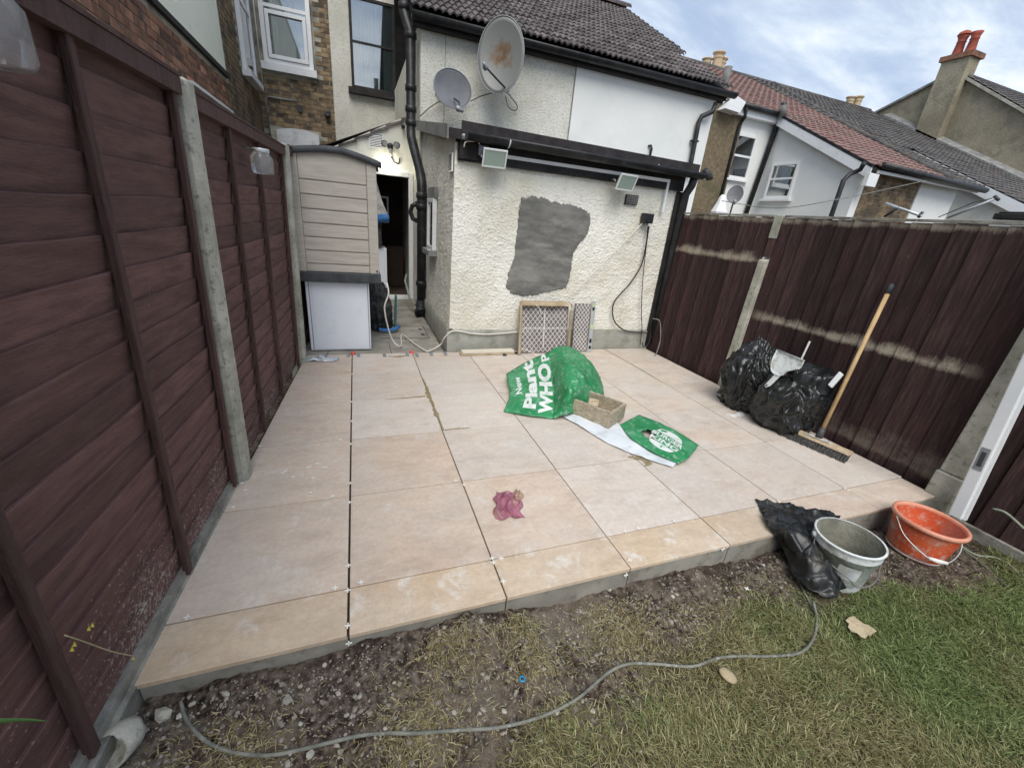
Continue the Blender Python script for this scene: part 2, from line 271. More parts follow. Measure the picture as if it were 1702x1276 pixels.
# ------------------------------------------------------------------ mesh helpers
class MB:
    def __init__(s): s.v = []; s.f = []
    def add(s, vs, fs):
        k = len(s.v); s.v += [tuple(v) for v in vs]; s.f += [tuple(i+k for i in f) for f in fs]; return s
    def box(s, a, b):
        x0, y0, z0 = a; x1, y1, z1 = b
        return s.add([(x0,y0,z0),(x1,y0,z0),(x1,y1,z0),(x0,y1,z0),(x0,y0,z1),(x1,y0,z1),(x1,y1,z1),(x0,y1,z1)],
                     [(0,3,2,1),(4,5,6,7),(0,1,5,4),(1,2,6,5),(2,3,7,6),(3,0,4,7)])
    def obox(s, o, u, v, n):
        """box from corner o with edge vectors u, v, n"""
        o, u, v, n = map(Vector, (o, u, v, n))
        c = [o, o+u, o+u+v, o+v]; c += [p+n for p in c]
        fs = [(0,3,2,1),(4,5,6,7),(0,1,5,4),(1,2,6,5),(2,3,7,6),(3,0,4,7)]
        if u.cross(v).dot(n) < 0: fs = [f[::-1] for f in fs]
        return s.add(c, fs)
    def prism(s, pts, n):
        pts = [Vector(p) for p in pts]; n = Vector(n); k = len(pts)
        fs = [tuple(range(k)), tuple(range(2*k-1, k-1, -1))] + [(i, k+i, k+(i+1) % k, (i+1) % k) for i in range(k)]
        nn = Vector((0, 0, 0))
        for i in range(k): nn += pts[i].cross(pts[(i+1) % k])
        if nn.dot(n) > 0: fs = [f[::-1] for f in fs]
        return s.add(pts + [p+n for p in pts], fs)
    def tube(s, path, r, seg=8, cap=True):
        path = [Vector(p) for p in path]; n = len(path)
        rr = r if isinstance(r, (list, tuple)) else [r]*n
        prev = None; base = len(s.v); 
        for i, p in enumerate(path):
            t = (path[min(i+1, n-1)] - path[max(i-1, 0)])
            if t.length < 1e-9: t = Vector((0, 0, 1))
            t.normalize()
            if prev is None:
                a = t.orthogonal().normalized()
            else:
                a = prev - t*prev.dot(t)
                if a.length < 1e-6: a = t.orthogonal()
                a.normalize()
            prev = a; b = t.cross(a)
            for k in range(seg):
                an = 2*math.pi*k/seg
                s.v.append(tuple(p + (a*math.cos(an) + b*math.sin(an))*rr[i]))
        for i in range(n-1):
            for k in range(seg):
                s.f.append((base+i*seg+k, base+i*seg+(k+1) % seg, base+(i+1)*seg+(k+1) % seg, base+(i+1)*seg+k))
        if cap:
            s.f.append(tuple(base+k for k in range(seg))[::-1]); s.f.append(tuple(base+(n-1)*seg+k for k in range(seg)))
        return s
    def lathe(s, prof, seg=32, o=(0, 0, 0), ax=(0, 0, 1), sx=1, sy=1, xdir=None):
        o = Vector(o); ax = Vector(ax).normalized(); a = Vector(xdir) if xdir else ax.orthogonal()
        a = (a - ax*a.dot(ax)).normalized(); b = ax.cross(a); base = len(s.v)
        for (r, z) in prof:
            for k in range(seg):
                an = 2*math.pi*k/seg
                s.v.append(tuple(o + ax*z + a*(math.cos(an)*r*sx) + b*(math.sin(an)*r*sy)))
        for i in range(len(prof)-1):
            for k in range(seg):
                s.f.append((base+i*seg+k, base+i*seg+(k+1) % seg, base+(i+1)*seg+(k+1) % seg, base+(i+1)*seg+k))
        return s
    def welded(s): s.weld = True; return s
    def grid(s, P):
        """P: 2-D list of points"""
        nu, nv = len(P), len(P[0]); base = len(s.v)
        for row in P: s.v += [tuple(p) for p in row]
        for i in range(nu-1):
            for j in range(nv-1):
                s.f.append((base+i*nv+j, base+(i+1)*nv+j, base+(i+1)*nv+j+1, base+i*nv+j+1))
        return s
    weld = False
    def mesh(s, name, mat, smooth=False):
        me = bpy.data.meshes.new(name); me.from_pydata(s.v, [], s.f); me.update()
        if s.weld:
            bm = bmesh.new(); bm.from_mesh(me); bmesh.ops.remove_doubles(bm, verts=bm.verts, dist=1e-5); bm.to_mesh(me); bm.free()
        if mat is not None: me.materials.append(W[mat] if isinstance(mat, str) else mat)
        if smooth: me.polygons.foreach_set('use_smooth', [True]*len(me.polygons))
        return me
    def build(s, name, mat, parent=None, smooth=False, loc=None):
        return link(name, s.mesh(name, mat, smooth), parent, loc)
def link(name, me, parent=None, loc=None):
    o = bpy.data.objects.new(name, me); COL.objects.link(o)
    if loc is not None: o.location = loc
    if parent is not None:
        o.parent = parent; o.matrix_parent_inverse = WM[parent.name].inverted() if parent.name in WM else Matrix.Translation(-parent.location)
    return o
WM = {}
def thing(name, label, cat, loc=(0, 0, 0), group=None):
    o = bpy.data.objects.new(name, None); COL.objects.link(o); o.location = loc; o.empty_display_size = .1
    return tag(o, label, cat, group)
def tag(o, label, cat, group=None):
    o['label'] = label; o['category'] = cat
    if group: o['group'] = group
    return o
def struct(o): o['kind'] = 'structure'; return o
def stuff(o): o['kind'] = 'stuff'; return o
def sub(p, parent):                        # parts built in world coordinates under a part
    return p
def bevel(o, wd=.004, seg=2, ang=35):
    m = o.modifiers.new('bevel', 'BEVEL'); m.width = wd; m.segments = seg; m.limit_method = 'ANGLE'; m.angle_limit = R(ang); return o
def cat(ps, n):                            # catmull-rom through points
    ps = [Vector(p) for p in ps]; out = []
    q = [ps[0]*2-ps[1]] + ps + [ps[-1]*2-ps[-2]]
    for i in range(1, len(q)-2):
        for k in range(n):
            t = k/n; a, b, c, d = q[i-1], q[i], q[i+1], q[i+2]
            out.append(.5*((2*b) + (c-a)*t + (2*a-5*b+4*c-d)*t*t + (3*b-a-3*c+d)*t**3))
    out.append(ps[-1]); return out
def sheet(ctrl, nu, nv):
    """smooth surface through a grid of control points"""
    rows = [cat(r, nv) for r in ctrl]
    cols = [cat([r[j] for r in rows], nu) for j in range(len(rows[0]))]
    return [[cols[j][i] for j in range(len(cols))] for i in range(len(cols[0]))]
def fbm(p, s, o=3): return noise.fractal(Vector(p)*s, 1.0, 2.0, o)

# ------------------------------------------------------------------ ground
def sstep(a, b, x):
    t = np.clip((x-a)/(b-a), 0, 1); return t*t*(3-2*t)
def vnoise(x, y, sc, seed):
    r = np.random.default_rng(seed); T = r.random((64, 64))
    X = x*sc; Y = y*sc; xi = np.floor(X).astype(int); yi = np.floor(Y).astype(int); fx = X-xi; fy = Y-yi
    fx = fx*fx*(3-2*fx); fy = fy*fy*(3-2*fy); g = lambda i, j: T[i % 64, j % 64]
    return (g(xi, yi)*(1-fx)+g(xi+1, yi)*fx)*(1-fy)+(g(xi, yi+1)*(1-fx)+g(xi+1, yi+1)*fx)*fy
def lawn(x, y):
    n = vnoise(x, y, 3.1, 1)*.5+vnoise(x, y, 7.3, 2)*.3+vnoise(x, y, 17, 3)*.2-.5
    edge = np.interp(x, [-.8, -.3, .3, .9, 1.25, 1.7, 2.1, 2.6, 3.1, 3.6], [-.62, -.60, -.60, -.55, -.45, -.42, -.48, -.54, -.60, -.56])
    a = sstep(-.04, .16, edge-y+n*.22)
    return a*np.interp(x, [-1, 0, .6, 1.2, 1.8], [.30, .35, .50, .72, 1.0])
def gheight(x, y):
    base = np.interp(x, [-1, -.3, .3, 1.2, 2.2, 3.2, 5], [-.058, -.075, -.085, -.11, -.125, -.145, -.15])
    near = sstep(-.9, -.2, y)
    h = base + (vnoise(x, y, 2.2, 4)-.5)*.035*near + (vnoise(x, y, 6, 5)-.5)*.04*near*(1-.6*lawn(x, y))
    h += (vnoise(x, y, 17, 6)-.5)*.026*(1-.8*lawn(x, y)) + (vnoise(x, y, 45, 7)-.5)*.016*(1-.8*lawn(x, y)) + (vnoise(x, y, 110, 8)-.5)*.009*(1-.8*lawn(x, y))
    # loose soil piled against the step, turf clods
    for cx, cy, r, a in [(.10, -.29, .10, .03), (.33, -.28, .10, .055), (.44, -.27, .07, .05), (.62, -.31, .09, .06), (.64, -.44, .09, .055), (1.35, -.33, .2, .03), (.85, -.37, .12, -.02), (.72, -.50, .10, -.035)]:
        h += a*np.exp(-((x-cx)**2+(y-cy)**2)/(r*r))*(.6+.8*vnoise(x, y, 25, 9))
    return h
xs = np.concatenate([np.linspace(-60, -1.4, 14), np.arange(-1.2, 4.4, .0125), np.linspace(4.6, 80, 14)])
ys = np.concatenate([np.linspace(-60, -2.4, 12), np.linspace(-2.2, -1.3, 12), np.arange(-1.25, -.18, .0125), np.linspace(-.1, 14, 10), np.linspace(20, 120, 8)])
GX, GY = np.meshgrid(xs, ys, indexing='ij')
GZ = gheight(GX, GY)
fade = sstep(4.6, 6, GX)+sstep(1.4, 2.4, -GX)+sstep(1.3, 3, -GY); GZ = np.where(fade > 0, GZ*(1-np.clip(fade, 0, 1))-.15*np.clip(fade, 0, 1), GZ)
GZ = np.where(GY > -.15, -.2, GZ)
nx, ny = len(xs), len(ys)
V = np.stack([GX, GY, GZ], -1).reshape(-1, 3)
idx = np.arange(nx*ny).reshape(nx, ny)
F = np.stack([idx[:-1, :-1], idx[1:, :-1], idx[1:, 1:], idx[:-1, 1:]], -1).reshape(-1, 4)
def np_mesh(name, V, F, mat, smooth=False):
    me = bpy.data.meshes.new(name); k = F.shape[1]
    me.vertices.add(len(V)); me.vertices.foreach_set('co', np.ascontiguousarray(V, dtype=np.float32).ravel())
    me.loops.add(F.size); me.loops.foreach_set('vertex_index', np.ascontiguousarray(F, dtype=np.int32).ravel())
    me.polygons.add(len(F)); me.polygons.foreach_set('loop_start', np.arange(len(F), dtype=np.int32)*k)
    if smooth: me.polygons.foreach_set('use_smooth', np.ones(len(F), bool))
    me.update(calc_edges=True); me.validate()
    if mat is not None: me.materials.append(W[mat] if isinstance(mat, str) else mat)
    return me
m, t, b = pbsdf('soil')
g = N(t, 'ShaderNodeNewGeometry')
n1 = noise_n(t, g.outputs['Position'], 5, 8, .65); n2 = noise_n(t, g.outputs['Position'], 40, 6, .65); n3 = noise_n(t, g.outputs['Position'], 2.4, 6, .6)
col = ramp(t, n2.outputs['Fac'], [(.36, (.026, .019, .015)), (.5, (.088, .068, .055)), (.64, (.20, .165, .135))]).outputs[0]
r1 = N(t, 'ShaderNodeMapRange', clamp=True); t.links.new(n1.outputs['Fac'], r1.inputs[0]); r1.inputs[1].default_value = .46; r1.inputs[2].default_value = .60; r1.inputs[4].default_value = .7
col = mixc(t, r1.outputs[0], col, (.22, .18, .145))
r3 = N(t, 'ShaderNodeMapRange', clamp=True); t.links.new(n3.outputs['Fac'], r3.inputs[0]); r3.inputs[1].default_value = .54; r3.inputs[2].default_value = .64; r3.inputs[4].default_value = .75
col = mixc(t, r3.outputs[0], col, (.022, .014, .010))
at_l = N(t, 'ShaderNodeAttribute', attribute_name='lawn')
ng = noise_n(t, g.outputs['Position'], 20, 5)
gcol = ramp(t, ng.outputs['Fac'], [(.3, (.06, .06, .025)), (.7, (.12, .105, .05))]).outputs[0]
col = mixc(t, at_l.outputs['Fac'], col, gcol)
t.links.new(col, b.inputs['Base Color']); b.inputs['Roughness'].default_value = .97; b.inputs['Specular IOR Level'].default_value = .1
nb = noise_n(t, g.outputs['Position'], 90, 6, .7); bp = N(t, 'ShaderNodeBump'); bp.inputs['Strength'].default_value = .8; bp.inputs['Distance'].default_value = .012
t.links.new(nb.outputs['Fac'], bp.inputs['Height']); t.links.new(bp.outputs[0], b.inputs['Normal'])
me = np_mesh('ground', V, F, m, True)
me.attributes.new('lawn', 'FLOAT', 'POINT').data.foreach_set('value', (lawn(V[:, 0], V[:, 1])*.8).astype(np.float32))
struct(link('ground', me))

def gz(x, y): return float(gheight(np.array([x]), np.array([y]))[0])
def gat(px, py, dz=0):
    z = -.1
    for _ in range(4):
        p = at(px, py, 'z', z+dz); z = gz(p.x, p.y)
    return Vector((p.x, p.y, z+dz))

# grass blades
def grass_mesh(n, x0, x1, y0, y1, seed):
    r = np.random.default_rng(seed)
    x = r.uniform(x0, x1, n); y = r.uniform(y0, y1, n)
    d = lawn(x, y); cl = vnoise(x, y, 9, 21)*.7+vnoise(x, y, 23, 22)*.5
    sparse = np.clip(vnoise(x, y, 5, 41)*1.5-.45, 0, 1)*sstep(-.26, -.40, y)*np.interp(x, [-1, 1.6, 2.4], [.30, .24, .08])
    for cx_, cy_, rr_ in ((.64, -.42, .09), (.36, -.31, .10), (.62, -.31, .09), (-.3, -.5, .12), (1.05, -.42, .14), (.2, -.55, .12)): sparse = np.maximum(sparse, .7*np.exp(-((x-cx_)**2+(y-cy_)**2)/(rr_*rr_)))
    keep = (r.random(n) < np.maximum(d*np.clip(cl*1.6-.1, .08, 1.25), sparse)) & (y < -.25)
    x, y, d = x[keep], y[keep], d[keep]; n = len(x); bare = d < .22
    z = gheight(x, y)-.004
    flow = 1.1+3.2*vnoise(x, y, 2.6, 23)+2*vnoise(x, y, 9, 26)+r.normal(0, 1.15, n)
    L = r.uniform(.016, .050, n)*(.75+.4*d); tilt = np.where(bare, r.uniform(.9, 1.5, n), r.uniform(.45, 1.35, n))
    wd = r.uniform(.0008, .0018, n); dx, dy = np.cos(flow), np.sin(flow); sx, sy = -dy, dx
    pts = []
    for k, (a, ww) in enumerate([(0, 1), (.4, .95), (.75, .7), (1, .06)]):
        th = tilt*(.35+.9*a); hx = L*a*np.sin(th); hz = np.maximum(L*a*np.cos(th), .002*a)
        cx, cy, cz = x+dx*hx, y+dy*hx, z+hz
        pts.append(np.stack([cx-sx*wd*ww, cy-sy*wd*ww, cz], -1)); pts.append(np.stack([cx+sx*wd*ww, cy+sy*wd*ww, cz], -1))
    P = np.stack(pts, 1).reshape(-1, 3); b0 = np.arange(n)*8
    F = np.stack([np.stack([b0+i, b0+i+1, b0+i+3, b0+i+2], -1) for i in (0, 2, 4)], 1).reshape(-1, 4)
    dry = np.clip(vnoise(x, y, 2.3, 24)*.75+vnoise(x, y, 6, 25)*.45-.30+(1-np.interp(x, [.8, 1.3, 2.4, 3.2], [.30, .66, .98, 1.15]))*.75+r.normal(0, .22, n)+bare*.35, 0, 1)
    return P, F, np.repeat(dry, 8), np.repeat(r.random(n), 8)
m, t, b = pbsdf('grass_blades')
a1 = N(t, 'ShaderNodeAttribute', attribute_name='dry'); a2 = N(t, 'ShaderNodeAttribute', attribute_name='rnd')
green = ramp(t, a2.outputs['Fac'], [(0, (.085, .13, .038)), (.6, (.16, .22, .07)), (1, (.26, .32, .14))]).outputs[0]
dryc = ramp(t, a2.outputs['Fac'], [(0, (.13, .10, .045)), (.6, (.26, .215, .105)), (1, (.44, .385, .23))]).outputs[0]
col = mixc(t, a1.outputs['Fac'], green, dryc)
t.links.new(col, b.inputs['Base Color']); b.inputs['Roughness'].default_value = .6; b.inputs['Specular IOR Level'].default_value = .25
GM = m
Ps, Fs, Ds, Rs = [], [], [], []; off = 0
for args in [(300000, -.75, 3.9, -1.25, -.24, 31), (30000, -.6, 5, -2.6, -1.25, 32)]:
    P, F, D, Q = grass_mesh(*args); Ps.append(P); Fs.append(F+off); Ds.append(D); Rs.append(Q); off += len(P)
me = np_mesh('grass', np.concatenate(Ps), np.concatenate(Fs), GM)
me.attributes.new('dry', 'FLOAT', 'POINT').data.foreach_set('value', np.concatenate(Ds).astype(np.float32))
me.attributes.new('rnd', 'FLOAT', 'POINT').data.foreach_set('value', np.concatenate(Rs).astype(np.float32))
o = stuff(link('grass', me)); tag(o, 'patchy lawn grass, green on one side and straw dry beside the bare soil', 'grass')

# rubble and stones
def rock(mb, c, r, seed):
    rr = random.Random(seed); bm = bmesh.new(); bmesh.ops.create_icosphere(bm, subdivisions=1, radius=1)
    sx, sy, sz = r*rr.uniform(.7, 1.3), r*rr.uniform(.7, 1.3), r*rr.uniform(.4, .8); an = rr.uniform(0, 6.28)
    vs = []
    for v in bm.verts:
        k = rr.uniform(.75, 1.2); x, y, z = v.co.x*sx*k, v.co.y*sy*k, v.co.z*sz*k
        vs.append((c[0]+x*math.cos(an)-y*math.sin(an), c[1]+x*math.sin(an)+y*math.cos(an), c[2]+z))
    mb.add(vs, [tuple(q.index for q in f.verts) for f in bm.faces]); bm.free()
mb = MB(); k = 0
while k < 7500:
    x = rng.uniform(-.62, 3.4); y = -.225-abs(rng.normal(0, .20)) if rng.random() < .7 else rng.uniform(-.95, -.25)
    if x < .7 and rng.random() < .4: y = rng.uniform(-.62, -.25)
    L = float(lawn(np.array([x]), np.array([y]))[0])
    if rng.random() < L*1.1 or x > 1.4 and rng.random() < .45: continue
    r = min(.010, .0013+rng.exponential(.0016)); rock(mb, (x, y, gz(x, y)+r*.2), r, k); k += 1
tag(stuff(mb.build('rubble', 'flint')), 'loose grey rubble and grit scattered on the bare soil', 'rubble')
STONES = [(478, 1165, .022), (598, 1158, .014), (490, 1100, .012), (640, 1212, .012), (672, 1212, .012), (655, 1135, .009), (755, 1185, .013), (780, 1180, .012), (838, 1183, .014), (985, 1182, .013), (925, 1185, .012), (905, 1112, .011), (585, 1192, .013), (500, 1205, .013), (1065, 1248, .012), (1012, 980, .018), (1118, 992, .014), (1268, 940, .015), (540, 1105, .012), (350, 1120, .022), (375, 1155, .018), (320, 1170, .016), (395, 1185, .015), (1275, 1197, .009), (1208, 1192, .009), (515, 1255, .017), (560, 1240, .012), (300, 1190, .016)]
for i, (px, py, r) in enumerate(STONES):
    p = gat(px, py); mb = MB(); rock(mb, (0, 0, 0), r*.66, 500+i)
    o = mb.build('stone', 'stone', loc=p+Vector((0, 0, r*.3))); tag(o, 'pale broken stone lying on the bare soil', 'stone', 'larger pale stones on the soil')

# ------------------------------------------------------------------ patio
patio = struct(MB().add([(-.64, -.192, -.22), (3.61, -.192, -.22), (3.61, 2.965, -.22), (-.44, 2.965, -.22), (-.64, -.192, -.0215), (3.61, -.192, -.0215), (3.61, 2.965, -.0215), (-.44, 2.965, -.0215)],
    [(0,3,2,1),(4,5,6,7),(0,1,5,4),(1,2,6,5),(2,3,7,6),(3,0,4,7)]).build('patio', 'mortar_bed'))
def xl(y): return -.607+.062*y
YR = [-.208, 0, .6, 1.2, 1.8, 2.4, 2.955]
XC = [0, .6, 1.2, 1.8, 2.4, 3.0]
J = .003
for r in range(6):
    y0, y1 = YR[r]+(J if r else 0), YR[r+1]-J
    for c in range(7):
        ex = .004 if c == 1 else 0
        if c == 0: a0, a1, b0 = xl(y0), xl(y1), -J-.003
        elif c == 6: a0 = a1 = 3.0+J; b0 = 3.6-.02*(r == 0)
        else: a0 = a1 = XC[c-1]+J; b0 = XC[c]-J
        dz = random.uniform(-.0012, .0012)
        mb = MB().add([(a0,y0,-.02),(b0,y0,-.02),(b0,y1,-.02),(a1,y1,-.02),(a0,y0,dz),(b0,y0,dz),(b0,y1,dz),(a1,y1,dz)], [(0,3,2,1),(4,5,6,7),(0,1,5,4),(1,2,6,5),(2,3,7,6),(3,0,4,7)])
        mat = 'tile_warm' if r == 0 and c < 5 else ('tile_mid' if (c < 2 and r < 3) or c == 0 or (r == 1 and c < 3) or (r == 0) else 'tile_dusty')
        o = mb.build('tile', mat, patio); bevel(o, .0015, 1)
for c in range(7):
    a = -.605 if c == 0 else XC[c-1]+J; b_ = -J if c == 0 else (XC[c]-J if c < 6 else 3.585)
    MB().box((a, -.2045, -.19), (b_, -.1925, -.0215)).build('riser', 'riser', patio)
# passage floor beside the extension
pf = struct(MB().box((-.9, 2.968, -.2), (.96, 9.1, -.03)).build('passage_floor', 'mortar_bed'))
y = 2.975
for row, d in enumerate([.42, .62, .62, .62, .60]):
    xx = -.85+(row % 2)*.2
    while xx < .94:
        x2 = min(xx+.62, .955)
        if x2-xx > .04: MB().box((xx, y, -.03), (x2-.006, y+d-.006, -.006+random.uniform(-.003, .003))).build('slab', 'passage', pf)
        xx += .62
    y += d
cov = thing('drain_cover', 'concrete filled drain cover with lifting slots in the passage floor', 'drain cover', (.62, 3.75, 0))
MB().box((.30, 3.52, -.004), (.86, 4.02, .001)).build('cover_plate', 'passage', cov)
for a, b_ in [((.30, 3.505, -.004), (.88, 3.518, .0025)), ((.30, 4.022, -.004), (.88, 4.035, .0025)), ((.862, 3.518, -.004), (.875, 4.022, .0025))]: MB().box(a, b_).build('rim', 'iron', cov)
for yy in (3.62, 3.86): MB().box((.79, yy, .001), (.83, yy+.07, .004)).build('lifting_slot', 'dark_metal', cov)

# ------------------------------------------------------------------ brick walls
def brick_courses(parent, plane, pv, a0, a1, z0, z1, holes, nmax, out, mat_fn, L=.215, H=.065, mj=.010, key=None):
    """bricks of a wall facing -y (plane='y') or +x (plane='x'); biggest in view become objects, the rest one joined part"""
    sm = {}
    def mesh_for(l, mat):
        k = (round(l, 3), mat)
        if k not in sm:
            if plane == 'y': mb = MB().box((0, -out, 0), (l, .03, H))
            else: mb = MB().box((-.03, 0, 0), (out, l, H))
            sm[k] = mb.mesh('brick', mat)
        return sm[k]
    items = []; row = 0; z = z0
    while z+H <= z1+1e-6:
        a = a0-(.1125 if row % 2 else 0)
        while a < a1-.01:
            s, e = max(a, a0), min(a+L, a1)
            if e-s > .03 and not any(s < h[1] and e > h[0] and z+H > h[2] and z < h[3] for h in holes): items.append((s, e-s, z))
            a += L+mj
        z += H+mj; row += 1
    if key: items.sort(key=key)
    rest = {}
    for i, (a, l, z) in enumerate(items):
        mat = mat_fn(a, z); j = random.uniform(0, .004)
        p = (a, pv-j, z) if plane == 'y' else (pv+j, a, z)
        if i < nmax: link('brick', mesh_for(l, mat), parent, p)
        else:
            mb = rest.setdefault(mat, MB())
            if plane == 'y': mb.box((a, pv-out-j, z), (a+l, pv+.03, z+H))
            else: mb.box((pv-.03, a, z), (pv+out+j, a+l, z+H))
    for mat, mb in rest.items(): stuff(mb.build('brickwork', mat, parent))

def window(parent, plane, pv, a0, a1, z0, z1, frame='upvc', fw=.06, bars=(.5,), depth=.05, curtain=None, sill=None, name='window', sash=True):
    """window standing on a wall facing -y or -x/+x (plane 'y', '-x', '+x')"""
    def P(a, d, z):
        return {'y': (a, pv-d, z), '-x': (pv-d, a, z), '+x': (pv+d, a, z)}[plane]
    def bx(a, b, d0, d1, c, e):
        p, q = P(a, d0, c), P(b, d1, e); return tuple(map(min, p, q)), tuple(map(max, p, q))
    mb = MB()
    for s in [(a0, a0+fw, z0, z1), (a1-fw, a1, z0, z1), (a0+fw, a1-fw, z0, z0+fw), (a0+fw, a1-fw, z1-fw, z1)]: mb.box(*bx(s[0], s[1], .0, depth, s[2], s[3]))
    w_ = bevel(mb.build(name, frame, parent), .004, 1)
    zz = [z0+fw]+[z0+(z1-z0)*f for f in bars]+[z1-fw]
    for f in bars: MB().box(*bx(a0+fw, a1-fw, .0, depth*.9, z0+(z1-z0)*f-fw*.35, z0+(z1-z0)*f+fw*.35)).build('glazing_bar', frame, w_)
    MB().box(*bx(a0+fw*.5, a1-fw*.5, .002, .005, z0+fw*.5, z1-fw*.5)).build('room_shade_panel', 'win_dark', w_)  # thin dark panel on the wall, coloured as room shade behind the glass
    for i in range(len(zz)-1):
        lo, hi = zz[i]+(fw*.35 if i else 0), zz[i+1]-(fw*.35 if i < len(zz)-2 else 0)
        MB().box(*bx(a0+fw, a1-fw, depth*.55, depth*.55+.004, lo, hi)).build('pane', 'glass', w_)
        if curtain:
            for (c0, c1) in curtain:
                ca, cb_ = a0+fw+(a1-a0-2*fw)*c0, a0+fw+(a1-a0-2*fw)*c1
                n = 24; pts = [[P(ca+(cb_-ca)*k/n, .010+.006*math.sin(k*1.9), z) for z in (lo, hi)] for k in range(n+1)]
                MB().grid(pts).build('curtain', 'curtain', w_, True)
    if sill: MB().box(*bx(a0-sill[0], a1+sill[0], 0, sill[1], z0-sill[2], z0-.001)).build('sill', sill[3], w_)
    return w_

# --- left neighbour: yellow brick house, side wing along x = -1.5 and rear wall y = 9.1
bh = thing('brick_house', 'old yellow brick house with white sash window beyond the board fence', 'house', (-1.6, 6, -.15))
MB().box((-1.9, -.5, -.2), (-1.506, 9.1, 6.2)).build('wing_wall', 'mortar', bh)
MB().box((-1.9, 9.106, -.2), (-.20, 9.5, 6.4)).build('rear_wall', 'mortar', bh)
mf = lambda a, z: 'redbrick' if (a < 6.4 and z < 2.9) else 'brick'
def ksz(it):
    return (Vector((-1.5, it[0], it[2]))-CAM).length + (3 if it[2] > 4.6 or it[0] < 2.2 else 0)
brick_courses(bh, 'x', -1.506, 1.6, 9.09, 1.85, 5.6, [(0, 6.5, 2.88, 7), (7.72, 8.72, 3.2, 5.6)], 300, .006, mf, key=ksz)
brick_courses(bh, 'y', 9.106, -1.49, -.205, 2.1, 5.7, [(-1.40, -.50, 3.56, 5.35), (-1.30, -.5, 2.1, 2.68)], 300, .006, lambda a, z: 'brick')
MB().box((-1.506, 1.2, 2.93), (-1.485, 6.5, 6.0)).build('rendered_panel', 'cream_paint', bh)
MB().box((-1.506, 1.2, 2.875), (-1.46, 6.56, 2.93)).build('band_course', 'black_wood', bh)
MB().box((-1.50, 4.7, 2.43), (-1.44, 6.40, 2.46)).build('white_ledge', 'white_paint', bh)
MB().box((-1.50, 6.42, 2.325), (-1.44, 8.1, 2.35)).build('white_ledge', 'white_paint', bh)
window(bh, '+x', -1.50, 7.75, 8.68, 3.26, 5.2, fw=.09, bars=(.5,), depth=.06, curtain=[(0, 1)], sill=(.06, .13, .09, 'white_paint'))
window(bh, 'y', 9.10, -1.36, -.52, 3.70, 5.25, fw=.075, bars=(.56,), depth=.05, curtain=[(0, .30), (.75, 1)], sill=(.05, .12, .12, 'white_paint'))
MB().box((-1.30, 9.05, 3.70), (-.58, 9.056, 4.52)).build('opening_sash', 'upvc', bh) if False else None
zs = 3.73
mb = MB()
for s in [(-1.27, -1.21, 3.78, 4.50), (-.66, -.60, 3.78, 4.50), (-1.21, -.66, 3.78, 3.84), (-1.21, -.66, 4.44, 4.50)]: mb.box((s[0], 9.02, s[2]), (s[1], 9.048, s[3]))
bevel(mb.build('opening_sash', 'upvc', bh), .004, 1)
arch = [(-1.28, 9.06, 2.1)]+[(-1.28+.76*k/8, 9.06, 2.60+.085*math.sin(math.pi*(k/8*.8+.1))) for k in range(9)]+[(-.52, 9.06, 2.1)]
MB().prism(arch, (0, .044, 0)).build('arched_lintel', 'white_paint', bh)
MB().lathe([(0, 0), (.05, 0), (.05, .10), (.062, .10), (.062, .13), (.03, .13), (0, .12)], 16, (-.33, 9.1, 3.02), (0, -1, 0)).build('flue_outlet', 'dark_metal', bh, True)
MB().box((-.86, 9.06, 2.98), (-.79, 9.1, 3.10)).build('bracket', 'dark_metal', bh)
MB().tube([(-1.40, 9.07, 2.2), (-1.40, 9.07, 3.12), (-1.36, 9.07, 3.16), (-.86, 9.07, 3.16)], .012, 6).build('cable_pipe', 'grey_metal', bh, True)
MB().tube([(-1.43, 9.07, 3.2), (-1.43, 9.07, 5.4)], .010, 6).build('cable_pipe', 'cable_white', bh, True)
MB().add([(-2.1, 8.8, 6.3), (3.2, 8.8, 6.3), (3.2, 12.5, 8.6), (-2.1, 12.5, 8.6)], [(0, 1, 2, 3)]).build('roof', 'greytile', bh)

# --- our house: rendered main wall with black sash window
mh = thing('rendered_house', 'cream roughcast house wall with black sash window above the back door', 'house', (.4, 9.2, -.15))
MB().box((-.20, 9.10, -.2), (.99, 9.49, 6.4)).build('wall', 'dash2', mh)
window(mh, 'y', 9.097, .155, 1.0, 3.55, 5.02, frame='black_wood', fw=.05, bars=(.52,), depth=.06, curtain=[(0, .66), (.75, 1)], sill=(.07, .14, .10, 'black_wood'))

# --- lean-to with the back door, y = 5.9
lt = thing('door_lean_to', 'white rendered lean-to with tiled sloping verge and open back door', 'lean-to', (.4, 5.9, 0))
zl, zr = 2.17, 2.74
DX0, DX1, DZ = .10, .965, 1.93
mb = MB()
mb.prism([(-.25, 5.9, -.05), (DX0, 5.9, -.05), (DX0, 5.9, DZ), (DX1, 5.9, DZ), (DX1, 5.9, -.05), (1.0, 5.9, -.05), (1.0, 5.9, zr), (-.25, 5.9, zl-.07)], (0, .12, 0))
mb.build('wall', 'door_render', lt)
for k in range(6):
    u0 = -.30+k*.22; p = lambda u: zl+(zr-zl)*(u+.12)/1.115
    o_ = MB().obox((u0, 5.86, p(u0)-.035), (.25, 0, p(.25)-p(0)-.03), (0, .4, 0), (-.008, 0, .028)).build('verge_tile', 'rooftile', lt)
MB().add([(-.3, 5.98, zl-.02), (1.0, 5.98, zr-.01), (1.0, 9.09, zr-.01), (-.3, 9.09, zl-.02)], [(0, 1, 2, 3)]).build('roof', 'greytile', lt)
MB().tube([(-.1, 5.87, zl-.13), (.96, 5.87, zl-.13)], .006, 5).build('edge_bead', 'door_render', lt) if False else None
df = MB()
